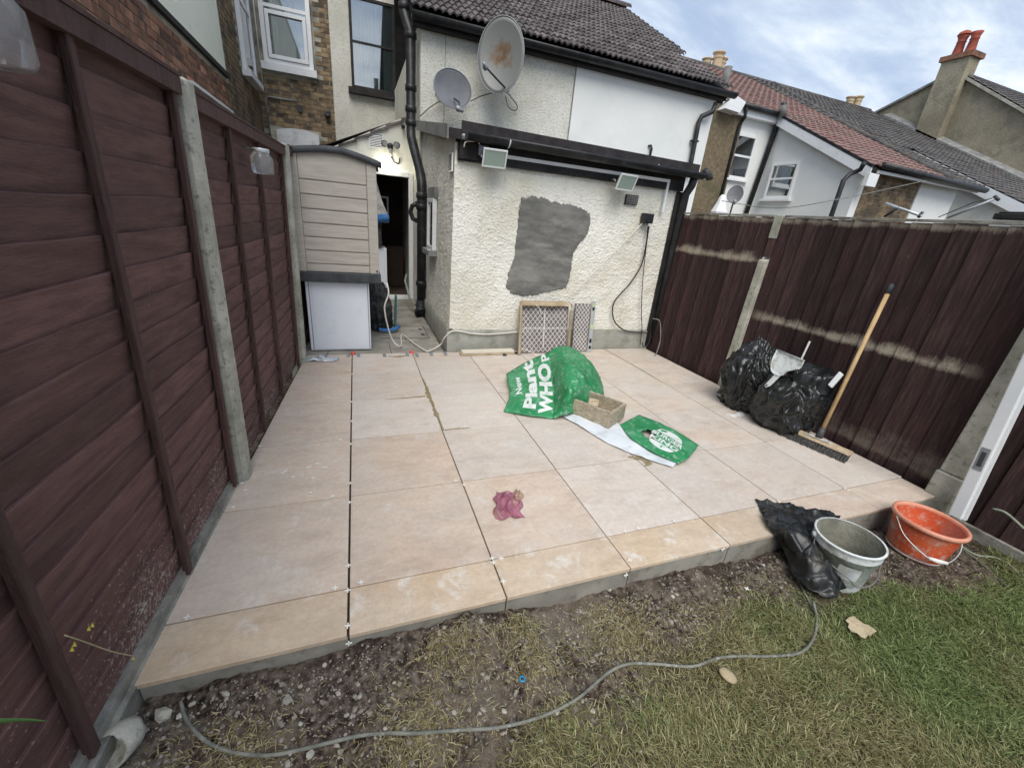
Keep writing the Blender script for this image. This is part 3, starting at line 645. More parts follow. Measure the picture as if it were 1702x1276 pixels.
df.box((DX1-.07, 5.85, .05), (DX1, 5.95, DZ)); df.box((DX0, 5.85, .05), (DX0+.07, 5.95, DZ)); df.box((DX0+.07, 5.85, DZ-.07), (DX1-.07, 5.95, DZ))
fr = bevel(df.build('door_frame', 'upvc', lt), .006, 2)
bevel(MB().box((DX0, 5.80, -.005), (DX1, 5.97, .049)).build('door_sill', 'upvc', fr), .006, 2)
lv = MB().box((.33, 5.885, 2.19), (.535, 5.898, 2.39)).build('louvre_vent', 'upvc', lt)
for k in range(8): MB().obox((.345, 5.882, 2.215+k*.021), (.175, 0, 0), (0, -.010, -.008), (0, -.002, .005)).build('vent_slat', 'upvc', lv)
MB().box((.345, 5.8835, 2.21), (.52, 5.8845, 2.382)).build('vent_shadow_gap', 'dark_metal', lv)
MB().tube([(.82, 5.9, 2.52), (.82, 5.80, 2.52), (.80, 5.78, 2.52)], .025, 10).build('overflow_pipe', 'black_plastic', lt, True)
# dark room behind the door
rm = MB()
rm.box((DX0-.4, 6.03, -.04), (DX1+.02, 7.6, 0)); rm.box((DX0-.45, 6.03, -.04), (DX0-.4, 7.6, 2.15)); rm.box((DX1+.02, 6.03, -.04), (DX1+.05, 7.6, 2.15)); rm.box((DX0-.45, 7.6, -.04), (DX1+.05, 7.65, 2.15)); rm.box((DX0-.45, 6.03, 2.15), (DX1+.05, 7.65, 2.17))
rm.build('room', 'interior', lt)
wc = thing('white_cabinet', 'white kitchen appliance standing inside the dark doorway', 'cabinet', (.30, 6.2, 0))
bevel(MB().box((.12, 6.12, .12), (.56, 6.55, .78)).build('carcass', 'appliance', wc), .01, 2); MB().box((.14, 6.14, 0), (.54, 6.5, .12)).build('plinth', 'shed_dark', wc)
MB().box((.16, 6.108, .16), (.52, 6.119, .74)).build('front_door', 'appliance', wc)
ct = MB()
ctrl = [[(.10, 6.0, 1.80), (.26, 5.99, 1.82), (.42, 6.01, 1.80)], [(.10, 5.97, 1.55), (.30, 5.95, 1.52), (.50, 6.0, 1.50)], [(.10, 6.0, 1.30), (.36, 5.97, 1.22), (.61, 6.02, 1.25)]]
g_ = sheet(ctrl, 8, 10)
g_ = [[p+Vector((0, .02*fbm((p.x, p.z, 0), 9), 0)) for p in r] for r in g_]
hc = thing('hanging_coat', 'grey coat with blue hem hanging inside the doorway', 'coat', (.3, 6.0, 1.2))
MB().grid(g_).build('coat_body', 'cloth_grey', hc, True).modifiers.new('solid', 'SOLIDIFY').thickness = .012
hem = [[p+Vector((0, -.008, 0)) for p in g_[-3]], [p+Vector((0, -.008, -.05)) for p in g_[-1]]]
MB().grid(hem).build('hem', 'cloth_blue', hc, True).modifiers.new('solid', 'SOLIDIFY').thickness = .012
dk = MB().grid(sheet([[(.10, 6.06, 1.24), (.3, 6.04, 1.2), (.50, 6.06, 1.2)], [(.10, 6.07, 1.0), (.3, 6.05, 1.0), (.48, 6.07, 1.0)], [(.12, 6.06, .82), (.3, 6.04, .84), (.5, 6.06, .82)]], 5, 5)).build('hanging_bag', 'rucksack', None, True)
dk.modifiers.new('solid', 'SOLIDIFY').thickness = .03; tag(dk, 'dark bag hanging below the coat in the doorway', 'bag')
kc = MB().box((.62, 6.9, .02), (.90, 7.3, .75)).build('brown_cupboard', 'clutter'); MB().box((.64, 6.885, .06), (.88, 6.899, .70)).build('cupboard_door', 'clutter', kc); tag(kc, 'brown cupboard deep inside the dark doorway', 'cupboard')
mb = MB()
for a_, b_ in [((.40, 6.9, 1.55), (.66, 6.92, 1.585)), ((.40, 6.9, 1.15), (.66, 6.92, 1.185)), ((.40, 6.9, 1.185), (.43, 6.92, 1.55)), ((.63, 6.9, 1.185), (.66, 6.92, 1.55))]: mb.box(a_, b_)
tag(mb.build('picture_frame', 'upvc'), 'white rectangular frame seen inside the doorway', 'frame')
# lamps by the door
lp = thing('wall_lamp', 'lit round lamp on the lean-to wall above the door', 'lamp', (.56, 5.82, 2.0))
MB().lathe([(0, 0), (.05, 0), (.05, .03), (0, .03)], 18, (.60, 5.9, 2.0), (0, -1, 0)).build('lamp_base', 'upvc', lp, True)
m, t, b = pbsdf('lit_bulb'); b.inputs['Emission Color'].default_value = (1, .93, .72, 1); b.inputs['Emission Strength'].default_value = 22
bm = bmesh.new(); bmesh.ops.create_uvsphere(bm, u_segments=20, v_segments=12, radius=.042); me = bpy.data.meshes.new('bulb'); bm.to_mesh(me); bm.free(); me.materials.append(m)
link('bulb', me, lp, (.60, 5.80, 2.0))
pl = bpy.data.lights.new('door_lamp_light', 'POINT'); pl.energy = .2; pl.color = (1, .86, .55); pl.shadow_soft_size = .07
po = bpy.data.objects.new('door_lamp_light', pl); COL.objects.link(po); po.location = (.60, 5.69, 2.0)
sf = thing('security_light', 'black twin spot security light with sensor beside the louvre vent', 'light', (.63, 5.9, 2.15))
MB().lathe([(0, 0), (.045, .0), (.045, .04), (.03, .07), (0, .07)], 18, (.63, 5.90, 2.25), (0, -1, 0)).build('housing', 'black_plastic', sf, True)
for sx in (-1, 1):
    h = MB().lathe([(.02, .07), (.042, .03), (.046, -.03), (.04, -.03), (.0, -.028)], 18, (.63+sx*.085, 5.80, 2.27), (-sx*.1, .95, .2)).build('spot_head', 'black_plastic', sf, True)
    MB().lathe([(.038, 0), (0, -.006)], 18, (.63+sx*.083, 5.768, 2.264), (-sx*.1, .95, .2)).build('lens', 'grey_metal', h, True)
MB().tube([(.63, 5.86, 2.25), (.63, 5.84, 2.18), (.64, 5.85, 2.12)], .02, 10).build('sensor_stem', 'grey_metal', sf, True)
MB().tube([(.64, 5.88, 2.12), (.68, 5.885, 2.05), (.74, 5.885, 2.03), (.76, 5.885, 2.06), (.76, 5.885, 2.11)], .009, 6).build('flex', 'black_plastic', sf, True)

# ------------------------------------------------------------------ outrigger: roughcast left half, white painted right half
og = thing('semi_detached_wing', 'two storey rear wing, roughcast half and white painted half, dark tiled roof', 'house', (3.3, 5.5, -.15))
YW = 5.15
MB().box((.97, YW, -.2), (3.16, 9.0, 3.62)).build('roughcast_wall', 'dash2', og)
MB().box((3.164, YW-.012, -.2), (5.74, 9.0, 3.62)).build('painted_wall', 'white_render', og)
MB().box((3.15, YW-.016, 2.2), (3.163, YW-.001, 3.60)).build('joint_strip', 'lead', og)
MB().box((1.28, YW-.004, 2.5), (1.286, YW-.001, 3.58)).build('cable_chase', 'lead', og)
MB().box((.86, YW-.10, 3.50), (5.86, YW-.013, 3.60)).build('fascia', 'black_wood', og)
mb = MB(); n = 12
pts = []
for xx in (.84, 5.96):
    pts.append([(xx, YW-.165+.065*math.cos(math.pi+math.pi*k/n), 3.60+.065*math.sin(math.pi+math.pi*k/n)) for k in range(n+1)])
gt = mb.grid(pts).build('gutter', 'black_plastic', og, True); gt.modifiers.new('solid', 'SOLIDIFY').thickness = .006
for xx in (1.6, 2.55, 3.5, 4.4, 5.3):
    MB().grid([[(x2, YW-.165+.07*math.cos(math.pi+math.pi*k/n), 3.60+.07*math.sin(math.pi+math.pi*k/n)) for k in range(n+1)] for x2 in (xx, xx+.05)]).build('gutter_joint', 'black_plastic', gt, True)
ES = Vector((0, YW-.12, 3.66)); RT = Vector((0, 8.72, 5.84)); sl_ = (RT-ES); SLn = sl_.length; sd_ = sl_/SLn; nn = Vector((0, -sd_.z, sd_.y))
roof = MB().obox((.86, ES.y+.03, ES.z-.06), (5.02, 0, 0), sl_, nn*.03).build('roof', 'black_wood', og)
NC, NR = 28, 19; TW, TL = 5.04/NC, SLn/NR
tm = MB(); seg = 12
prof = [(TW*1.06*k/seg, .028*abs(math.sin(math.pi*k/seg*2))**1.5+.0) for k in range(seg+1)]
rows = []
for s_, lift in ((0, .030), (TL*1.18, .004)):
    rows.append([Vector((px_, 0, 0))+sd_*s_+nn*(pz_+lift) for px_, pz_ in prof])
rows.insert(0, [p-nn*.022 for p in rows[0]])
tm.grid(rows[::1]); TM = tm.mesh('tile', 'rooftile')
rest = MB(); allt = []
for r in range(NR):
    for c in range(NC):
        if (r, c) in ((5, 27), (5, 26), (4, 27), (6, 27)): continue
        allt.append((r, c))
allt.sort(key=lambda q: q[0]*1.35+abs(q[1]-4)*.12)
for i, (r, c) in enumerate(allt):
    p = Vector((.85+c*TW, ES.y, ES.z))+sd_*(r*TL)+nn*random.uniform(-.004, .005)
    if i < 300: link('roof_tile', TM, roof, p)
    else: rest.add([Vector(v)+p for v in tm.v], tm.f)
stuff(rest.build('roof_tiling', 'rooftile', roof))
mb = MB()
for k in range(13):
    x0 = .85+k*.39; mb.grid([[(x2, RT.y+.13*math.cos(math.pi*j/8), RT.z+.02+.11*math.sin(math.pi*j/8)) for j in range(9)] for x2 in (x0, x0+.40)])
stuff(mb.build('ridge_tiles', 'rooftile', roof))
MB().obox((5.74, 8.72, 5.84), (0, 3.0, -1.8), (0, 0, -.05), (-4.9, 0, 0)).build('roof_back', 'greytile', og)
MB().tube([(.98, YW-.14, 4.3), (.985, YW-.15, 3.72)], .008, 6).build('aerial_cable', 'cable_white', og) if False else None
# downpipe on the white half
A = [at(1190, 172, 'y', YW-.13), at(1184, 186, 'y', YW-.13), at(1166, 194, 'y', YW-.07), at(1161, 204, 'y', YW-.07), at(1146, 283, 'y', YW-.07), at(1150, 292, 'y', YW-.12)]
dp = MB().tube(A, .038, 12).build('downpipe', 'black_plastic', og, True)
p = at(1155, 235, 'y', YW-.06); MB().box((p.x-.08, YW-.10, p.z-.012), (p.x+.05, YW-.03, p.z+.012)).build('pipe_clip', 'black_plastic', dp)
A = [at(1078, 243, 'y', YW-.02), at(1082, 242, 'y', YW-.05), at(1083, 248, 'y', YW-.05), at(1077, 272, 'y', YW-.05)]
MB().tube(A, .020, 8).build('overflow_pipe', 'black_plastic', og, True)
# soil pipe
sp = [(.80, 5.42, 4.6), (.80, 5.42, 3.72), (.83, 5.36, 3.60), (.865, 5.30, 3.50), (.865, 5.30, 2.42), (.865, 5.26, 2.32), (.925, 4.80, 1.86), (.93, 4.70, 1.74), (.93, 4.68, 1.6), (.93, 4.68, .12)]
so_ = MB().tube(sp, .062, 16).build('soil_pipe', 'black_plastic', og, True)
for z0, pp in [(3.42, (.865, 5.30)), (2.86, (.865, 5.30)), (2.62, (.865, 5.30)), (2.46, (.865, 5.30)), (1.56, (.93, 4.68)), (1.42, (.93, 4.68)), (.42, (.93, 4.68)), (3.74, (.80, 5.42))]:
    MB().lathe([(.062, 0), (.075, .006), (.075, .07), (.062, .076)], 16, (pp[0], pp[1], z0)).build('collar', 'black_plastic', so_, True)
MB().tube([(.93, 4.68, .20), (.925, 4.64, .10), (.91, 4.55, .05)], .075, 16).build('shoe', 'black_plastic', so_, True)
for dx_ in (0, .02): MB().lathe([(.075, 0), (.09, .005), (.09, .03), (.075, .035)], 16, (.912, 4.60-dx_*3, .075), (0, -.85, -.4)).build('collar', 'black_plastic', so_, True)
MB().tube([(.88, 4.70, 1.50), (.81, 4.72, 1.46), (.79, 4.74, 1.38), (.82, 4.72, 1.30), (.88, 4.70, 1.28)], .03, 10).build('branch', 'black_plastic', so_, True)
MB().tube([(.84, 5.75, .42), (.80, 5.6, .34), (.80, 4.95, .20), (.86, 4.75, .14)], .018, 8).build('waste_pipe', 'cable_green', so_, True)

# ------------------------------------------------------------------ single storey extension
ex = thing('rear_extension', 'low roughcast extension with grey cement patch and black gutter', 'extension', (2.3, 3.6, 0))
EX0, EX1, EY, EH = 1.0, 3.66, 3.0, 2.06
def roughcast(name, o, u, v, nrm, wdt, hgt, mat, parent, step=.0052, amp=.0062, seed=3):
    nu, nv = int(wdt/step)+1, int(hgt/step)+1
    r = np.random.default_rng(seed); H = r.random((nu, nv))
    def blur(a, k):
        for ax_ in (0, 1):
            a = sum(np.roll(a, i, ax_) for i in range(-k, k+1))/(2*k+1)
        return a
    b1 = blur(H, 1); b2 = blur(r.random((nu, nv)), 2); b3 = blur(r.random((nu, nv)), 12)
    z = lambda a: (a-a.mean())/a.std()
    D = np.clip(z(b1)*.9+z(b2)*.25, -.8, 2.2)*amp*.42 + z(b3)*.0016
    D[0, :] = D[-1, :] = D[:, 0] = D[:, -1] = 0
    U = np.linspace(0, wdt, nu)[:, None, None]*np.array(u); Vv = np.linspace(0, hgt, nv)[None, :, None]*np.array(v)
    P = np.array(o)+U+Vv+D[:, :, None]*np.array(nrm)
    P[:, :, 2] = np.minimum(P[:, :, 2], 2.055+(P[:, :, 1]-2.9)*.165)
    ix = np.arange(nu*nv).reshape(nu, nv)
    F = np.stack([ix[:-1, :-1], ix[1:, :-1], ix[1:, 1:], ix[:-1, 1:]], -1).reshape(-1, 4)
    return link(name, np_mesh(name, P.reshape(-1, 3), F, mat, True), parent)
MB().box((EX0+.012, EY+.012, -.1), (EX1-.012, YW-.014, 2.04)).build('core_wall', 'plinth', ex)
roughcast('front_wall', (EX0, EY, .24), (1, 0, 0), (0, 0, 1), (0, -1, 0), EX1-EX0, 1.80, 'dash', ex)
roughcast('side_wall', (EX0, YW-.015, .24), (0, -1, 0), (0, 0, 1), (-1, 0, 0), YW-EY-.015, 2.12, 'dash', ex, step=.0065, seed=5)
roughcast('end_wall', (EX1, EY, .0), (0, 1, 0), (0, 0, 1), (1, 0, 0), YW-EY-.015, 2.1, 'dash', ex, step=.03, seed=6)
def wavy_plinth(name, o, u, n, L, hgt, th):
    o, u, n = Vector(o), Vector(u), Vector(n); k = 40; P = []
    for i in range(k+1):
        x_ = L*i/k; h = hgt+.012*noise.noise(Vector((x_*3, L, 1)))+.006*noise.noise(Vector((x_*14, L, 2)))
        q = o+u*x_; P.append([q+n*th, q+n*(th*.98)+Vector((0, 0, h*.5)), q+n*(th*.85)+Vector((0, 0, h-.015)), q+n*(th*.2)+Vector((0, 0, h)), q-n*.03+Vector((0, 0, h+.004))])
    return MB().grid(P).build(name, 'plinth', ex, True)
wavy_plinth('front_plinth', (EX0-.028, EY, -.03), (1, 0, 0), (0, -1, 0), EX1-EX0+.03, .275, .032)
wavy_plinth('side_plinth', (EX0, YW-.02, -.03), (0, -1, 0), (-1, 0, 0), YW-EY+.01, .285, .032)
# cement patch with ragged edge
outl = [(866, 330), (885, 326), (905, 330), (930, 338), (952, 341), (970, 348), (980, 358), (981, 372), (974, 392), (962, 405), (952, 420), (949, 442), (946, 462), (940, 478), (922, 482), (895, 488), (872, 492), (852, 488), (841, 478), (844, 455), (850, 440), (855, 425), (857, 405), (860, 380), (862, 352)]
q0 = [at(x_, y_, 'y', EY) for x_, y_ in outl+[outl[0]]]; P0 = [q0[i]+(q0[i+1]-q0[i])*(k/12) for i in range(len(outl)) for k in range(12)]
cen = sum(P0, Vector())/len(P0); rings = []
for s_, d_ in ((1, .004), (.992, .013), (.97, .0165), (.8, .017), (.6, .0165), (.4, .0172), (.2, .0168), (.0, .017)):
    rings.append([cen+(p-cen)*(s_*(1+.02*fbm((p.x, p.z, 0), 14)+.03*noise.noise(Vector((p.x*45, p.z*45, 5)))+.02*noise.noise(Vector((p.x*110, p.z*110, 5)))) if s_ > .95 else s_)+Vector((0, -d_-.0015*noise.noise((cen+(p-cen)*s_)*9), 0)) for p in P0]+[])
mb = MB()
for rr_ in rings: rr_.append(rr_[0])
mb.grid(rings).welded().build('cement_patch', 'cement', ex, True)
# roof edge
MB().add([(EX0-.07, EY-.10, 2.13), (EX1+.08, EY-.10, 2.13), (EX1+.08, YW-.014, 2.50), (EX0-.07, YW-.014, 2.50), (EX0-.07, EY-.10, 2.05), (EX1+.08, EY-.10, 2.05), (EX1+.08, YW-.014, 2.42), (EX0-.07, YW-.014, 2.42)], [(3,2,1,0),(4,5,6,7),(0,1,5,4),(1,2,6,5),(2,3,7,6),(3,0,4,7)]).build('roof', 'felt', ex)
MB().add([(EX0-.085, EY-.04, 2.165), (EX0-.03, EY-.04, 2.165), (EX0-.03, YW-.02, 2.515), (EX0-.085, YW-.02, 2.515), (EX0-.085, EY-.04, 2.05), (EX0-.03, EY-.04, 2.05), (EX0-.03, YW-.02, 2.40), (EX0-.085, YW-.02, 2.40)], [(3,2,1,0),(4,5,6,7),(0,1,5,4),(1,2,6,5),(2,3,7,6),(3,0,4,7)]).build('verge_slab', 'lead', ex)
MB().box((EX0+.02, EY-.045, 1.885), (EX1, EY-.013, 2.045)).build('fascia', 'black_wood', ex)
MB().add([(EX0+.03, EY-.128, 2.10), (EX1+.09, EY-.128, 2.08), (EX1+.09, EY-.105, 2.08), (EX0+.03, EY-.105, 2.10), (EX0+.03, EY-.128, 2.195), (EX1+.09, EY-.128, 2.165), (EX1+.09, EY-.105, 2.165), (EX0+.03, EY-.105, 2.195)], [(0,3,2,1),(4,5,6,7),(0,1,5,4),(1,2,6,5),(2,3,7,6),(3,0,4,7)]).build('roof_upstand', 'felt', ex)
gy, gz_ = EY-.19, 2.085
pts = [[(xx, gy+.058*math.cos(math.pi+math.pi*k/n), gz_+zo+.058*math.sin(math.pi+math.pi*k/n)) for k in range(n+1)] for xx, zo in ((EX0+.06, .012), (EX1+.10, -.012))]
gt = MB().grid(pts).build('gutter', 'black_plastic', ex, True); gt.modifiers.new('solid', 'SOLIDIFY').thickness = .005
for xx in (1.45, 2.30, 3.10): MB().grid([[(x2, gy+.062*math.cos(math.pi+math.pi*k/n), gz_+.062*math.sin(math.pi+math.pi*k/n)) for k in range(n+1)] for x2 in (xx, xx+.012)]).build('gutter_clip', 'upvc', gt, True)
# black clutter at the corner
MB().box((EX0+.03, EY-.07, 1.90), (EX0+.20, EY-.046, 2.10)).build('cable_board', 'black_wood', ex)
MB().lathe([(0, 0), (.028, 0), (.03, .02), (.02, .10), (0, .10)], 14, (EX0+.035, EY-.10, 2.075), (1, 0, .1)).build('pipe_stub', 'grey_metal', ex, True)
bevel(MB().box((EX0+.20, EY-.11, 1.945), (EX0+.30, EY-.072, 2.03)).build('junction_box', 'grey_metal', ex), .008, 2)
MB().tube(cat([(EX0+.06, EY-.10, 1.99), (EX0+.07, EY-.12, 2.03), (EX0+.13, EY-.12, 2.045), (EX0+.19, EY-.12, 2.05), (EX0+.20, EY-.10, 2.03)], 6), .006, 6).build('loose_cable', 'cable_white', ex, True)
MB().box((1.45, EY-.062, 1.955), (3.44, EY-.046, 1.985)).build('conduit', 'upvc', ex)
p = at(1092, 352, 'y', EY)
MB().box((3.415, EY-.060, p.z), (3.44, EY-.03, 1.954)).build('conduit', 'upvc', ex)
# air bricks and side window
ab = MB().box((EX0-.022, 3.10, 1.90), (EX0-.008, 3.27, 1.99)).build('air_brick', 'upvc', ex) if False else None
p0 = at(748, 258, 'x', EX0); p1 = at(757, 292, 'x', EX0)
ya, yb = sorted((p0.y, p1.y)); za, zb = sorted((p0.z, p1.z))
ya, yb, za, zb = 3.02, 3.17, 1.79, 1.95
ab = MB().box((EX0-.024, ya, za), (EX0-.010, yb, zb)).build('air_brick', 'upvc', ex)
for k in range(7): MB().box((EX0-.027, ya+.016, za+.012+k*.020), (EX0-.0235, yb-.016, za+.027+k*.020)).build('air_brick_slot', 'dark_metal', ab)
ab = MB().box((2.925, EY-.030, 1.685), (3.085, EY-.012, 1.785)).build('air_brick', 'black_plastic', ex)
for i in range(4):
    for j in range(5): MB().box((2.935+j*.029, EY-.034, 1.694+i*.022), (2.958+j*.029, EY-.029, 1.709+i*.022)).build('air_brick_slot', 'iron', ab)
window(ex, '-x', EX0-.008, 3.86, 4.30, .98, 1.56, fw=.045, bars=(), depth=.05, sill=(.03, .10, .06, 'lead'))
MB().box((EX0-.045, 3.84, 1.565), (EX0-.006, 4.32, 1.68)).build('lintel', 'lead', ex)
MB().box((EX0-.10, 3.95, .93), (EX0-.05, 3.99, .985)).build('stay', 'upvc', ex)
# pipes at the right corner
MB().tube([(EX1+.03, EY-.15, 2.06), (EX1+.03, EY-.13, 1.95), (EX1+.02, EY-.075, 1.85), (EX1+.02, EY-.075, .05)], .045, 14).build('downpipe', 'black_plastic', ex, True)
MB().box((EX1-.06, EY-.035, .02), (EX1+.09, EY-.010, 1.88)).build('corner_board', 'black_wood', ex)
A = [at(1150, 285, 'y', 2.9), at(1160, 300, 'y', 2.9), at(1150, 303, 'y', 2.9), at(1144, 330, 'y', 2.9)]
MB().tube([(EX1+.14, EY-.15, 2.11), (EX1+.23, EY-.15, 2.06), (EX1+.24, EY-.15, 2.03)], .04, 12).build('pipe_elbow', 'black_plastic', ex, True)

def floodlight(name, px, py, label, rz=0):
    c = at(px, py, 'y', EY-.20)
    f = thing(name, label, 'floodlight', (c.x, EY-.05, c.z), 'floodlights under the extension gutter' if False else None)
    tilt = Matrix.Rotation(R(24), 4, 'X') @ Matrix.Rotation(0, 4, 'Y'); T = Matrix.Translation(c) @ Matrix.Rotation(R(rz), 4, 'Z') @ tilt
    def tb(mb, n, m_, pr=f, smooth=False):
        mb.v = [tuple(T @ Vector(v)) for v in mb.v]; return mb.build(n, m_, pr, smooth)
    body = tb(MB().box((-.105, .0, -.072), (.105, .012, .072)).add([(-.105,.012,-.072),(.105,.012,-.072),(.105,.012,.072),(-.105,.012,.072),(-.06,.075,-.035),(.06,.075,-.035),(.06,.075,.04),(-.06,.075,.04)], [(0,1,5,4),(1,2,6,5),(2,3,7,6),(3,0,4,7),(4,5,6,7)]), 'body', 'grey_metal')
    tb(MB().add([(-.099,-.009,-.066),(.099,-.009,-.066),(.099,-.009,.066),(-.099,-.009,.066),(-.05,-.0015,-.022),(.05,-.0015,-.022),(.05,-.0015,.028),(-.05,-.0015,.028)], [(0,1,5,4),(1,2,6,5),(2,3,7,6),(3,0,4,7),(4,5,6,7)][::1]), 'reflector', 'ivory')
    tb(MB().box((-.045, -.009, -.006), (.045, -.002, .010)), 'lamp_tube', 'paper')
    rim = MB()
    for s in [(-.112, -.100, -.079, .079), (.100, .112, -.079, .079), (-.100, .100, -.079, -.067), (-.100, .100, .067, .079)]: rim.box((s[0], -.018, s[2]), (s[1], -.0005, s[3]))
    tb(rim, 'front_rim', 'upvc'); tb(MB().box((-.0995, -.014, -.0665), (.0995, -.010, .0665)), 'front_glass', 'flood_glass')
    MB().tube([c+Vector((-.115, .03, 0)), c+Vector((-.10, .08, .02)), Vector((c.x-.08, EY-.02, c.z+.03))], .010, 6).build('bracket', 'grey_metal', f, True)
    return f
floodlight('floodlight', 822, 263, 'square floodlight under the gutter beside the small junction box', -6)
floodlight('floodlight', 1041, 303, 'square floodlight above the black air brick near the corner pipe', 6)
c = at(1075, 363, 'y', EY-.05)
jb = thing('junction_box', 'black wall mounted socket box with cables hanging below it', 'box', (c.x, EY, c.z))
bevel(MB().box((c.x-.06, EY-.10, c.z-.052), (c.x+.06, EY-.012, c.z+.052)).build('cover', 'black_plastic', jb), .008, 2)
for dx_ in (-.03, .02): MB().tube([(c.x+dx_, EY-.05, c.z-.052), (c.x+dx_, EY-.05, c.z-.075)], .010, 8).build('gland', 'grey_metal', jb, True)

def cable(name, pts, r, mat, label, n=8, seg=7, group=None):
    o = MB().tube(cat(pts, n), r, seg).build(name, mat, None, True); return tag(o, label, 'cable', group)
Y1 = EY-.05
cable('power_cable', [at(x_, y_, 'y', Y1) for x_, y_ in [(1077, 376), (1074, 405), (1066, 440), (1048, 470), (1024, 497), (1018, 515), (1022, 535), (1038, 549), (1058, 552), (1070, 552)]]+[Vector((3.56, 2.90, .20))], .008, 'cable_black', 'thick black cable looping down the wall from the socket box')
cable('power_cable', [at(x_, y_, 'y', Y1-.004) for x_, y_ in [(1079, 376), (1073, 420), (1068, 470), (1066, 520), (1067, 545)]]+[Vector((3.5, 2.93, .05))], .005, 'cable_black', 'thin black cable hanging straight down from the socket box')
cable('power_cable', [at(x_, y_, 'y', Y1) for x_, y_ in [(1067, 372), (1040, 400), (1000, 440), (960, 480), (942, 496)]]+[Vector((2.37, 2.87, .55)), Vector((2.33, 2.80, .50))], .005, 'cable_white', 'thin white cable running diagonally across the wall from the socket box')
cable('extension_lead', [(.36, 3.02, .72), (.37, 2.97, .62), (.33, 3.0, .45), (.40, 3.10, .12), (.50, 3.15, .012)]+[at(x_, y_, 'z', .012) for x_, y_ in [(668, 556), (690, 572), (708, 583), (716, 582)]]+[Vector((.92, 3.05, .06)), Vector((.945, 2.99, .15)), Vector((1.02, 2.955, .235)), Vector((1.12, 2.955, .235)), Vector((1.22, 2.955, .215)), Vector((1.40, 2.955, .20)), Vector((1.60, 2.955, .21)), Vector((1.78, 2.93, .235))], .0075, 'cable_white', 'white extension lead from the shed across the paving and along the plinth')
cable('power_cable', [Vector((3.55, 2.86, .42)), Vector((3.60, 2.78, .40)), Vector((3.60, 2.70, .2)), Vector((3.56, 2.66, .05)), Vector((3.50, 2.62, .012))], .006, 'cable_grey', 'grey cable coming down the dark fence into the patio corner')
cable('power_cable', [Vector((3.55, 2.93, .30)), Vector((3.60, 2.90, .22)), Vector((3.57, 2.86, .10)), Vector((3.50, 2.86, .05)), Vector((3.50, 2.90, .10))], .006, 'cable_black', 'short black cable loop in the corner by the black pipe')

# ------------------------------------------------------------------ satellite dishes
m, t, b = pbsdf('rusty_dish')
tco = N(t, 'ShaderNodeTexCoord'); ln = N(t, 'ShaderNodeVectorMath', operation='LENGTH'); sc0 = N(t, 'ShaderNodeVectorMath', operation='SUBTRACT'); t.links.new(tco.outputs['Object'], sc0.inputs[0]); sc0.inputs[1].default_value = (.0, 0, .03); t.links.new(sc0.outputs[0], ln.inputs[0])
nz = noise_n(t, tco.outputs['Object'], 14, 6); ad2 = N(t, 'ShaderNodeMath', operation='MULTIPLY_ADD'); t.links.new(nz.outputs['Fac'], ad2.inputs[0]); ad2.inputs[1].default_value = .34; t.links.new(ln.outputs['Value'], ad2.inputs[2])
cl = ramp(t, ad2.outputs[0], [(.17, (.10, .05, .024)), (.25, (.16, .105, .065)), (.35, (.19, .195, .19))]).outputs[0]
t.links.new(cl, b.inputs['Base Color']); b.inputs['Roughness'].default_value = .45; b.inputs['Metallic'].default_value = .25; W['rusty'] = m
def dish(label, c, nrm, a, bb, mat, depth, arm, lnb_dir, wall_pt):
    d = thing('satellite_dish', label, 'satellite dish', c)
    nrm = Vector(nrm).normalized(); u = Vector((0, 0, 1)).cross(nrm).normalized(); v = nrm.cross(u)
    P = []; K = 40
    for i in range(9):
        r = i/8; P.append([u*(a*r*math.cos(2*math.pi*k/K))+v*(bb*r*math.sin(2*math.pi*k/K))+nrm*(depth*(r*r-1)) for k in range(K+1)])
    o = MB().grid(P).welded().build('reflector', mat, d, True, loc=c); o.modifiers.new('solid', 'SOLIDIFY').thickness = .006
    c = Vector(c)
    rim = [c+u*(a*math.cos(2*math.pi*k/K))+v*(bb*math.sin(2*math.pi*k/K)) for k in range(K+1)]
    MB().tube(rim, .006, 6, False).build('rim', 'grey_metal', d, True)
    MB().tube([c-nrm*(depth+.03), c-nrm*(depth+.07), wall_pt], .018, 8).build('mount', 'grey_metal', d, True)
    arm_o = MB().tube([Vector(p) for p in arm], .012, 8).build('arm', 'dark_metal', d, True)
    e_ = Vector(arm[-1]); l = MB().lathe([(0, -.05), (.02, -.05), (.022, -.01), (.033, .0), (.033, .035), (.02, .05), (0, .05)], 14, e_, lnb_dir).build('receiver', 'grey_metal', d, True)
    return d
cb_ = at(832, 93, 'y', 4.72)
dish('large oval grey satellite dish with rust patch on the roughcast wall', cb_, (-.55, -.82, .02), .30, .405, W['rusty'], .055,
     [at(845, 152, 'y', 4.72), at(826, 132, 'y', 4.60), at(806, 110, 'y', 4.50)], (.5, .7, -.3), (cb_.x+.1, YW, cb_.z-.1))
cs = at(753, 148, 'y', 4.78)
dish('small round grey satellite dish beside the black soil pipe', cs, (.18, -.95, .10), .255, .215, 'dish', .04,
     [at(755, 164, 'y', 4.78), at(763, 170, 'y', 4.62), at(764, 182, 'y', 4.55)], (-.8, .3, .3), (cs.x-.15, YW, cs.z))
tag(MB().tube(cat([at(x_, y_, 'y', YW-.05) for x_, y_ in [(698, 194), (720, 175), (745, 165), (775, 170), (800, 160), (822, 154), (840, 153), (852, 165), (860, 178), (855, 184), (845, 178), (840, 160)]], 6), .006, 6).build('dish_cable', 'cable_black', None, True), 'black aerial cable looping between the two satellite dishes', 'cable')

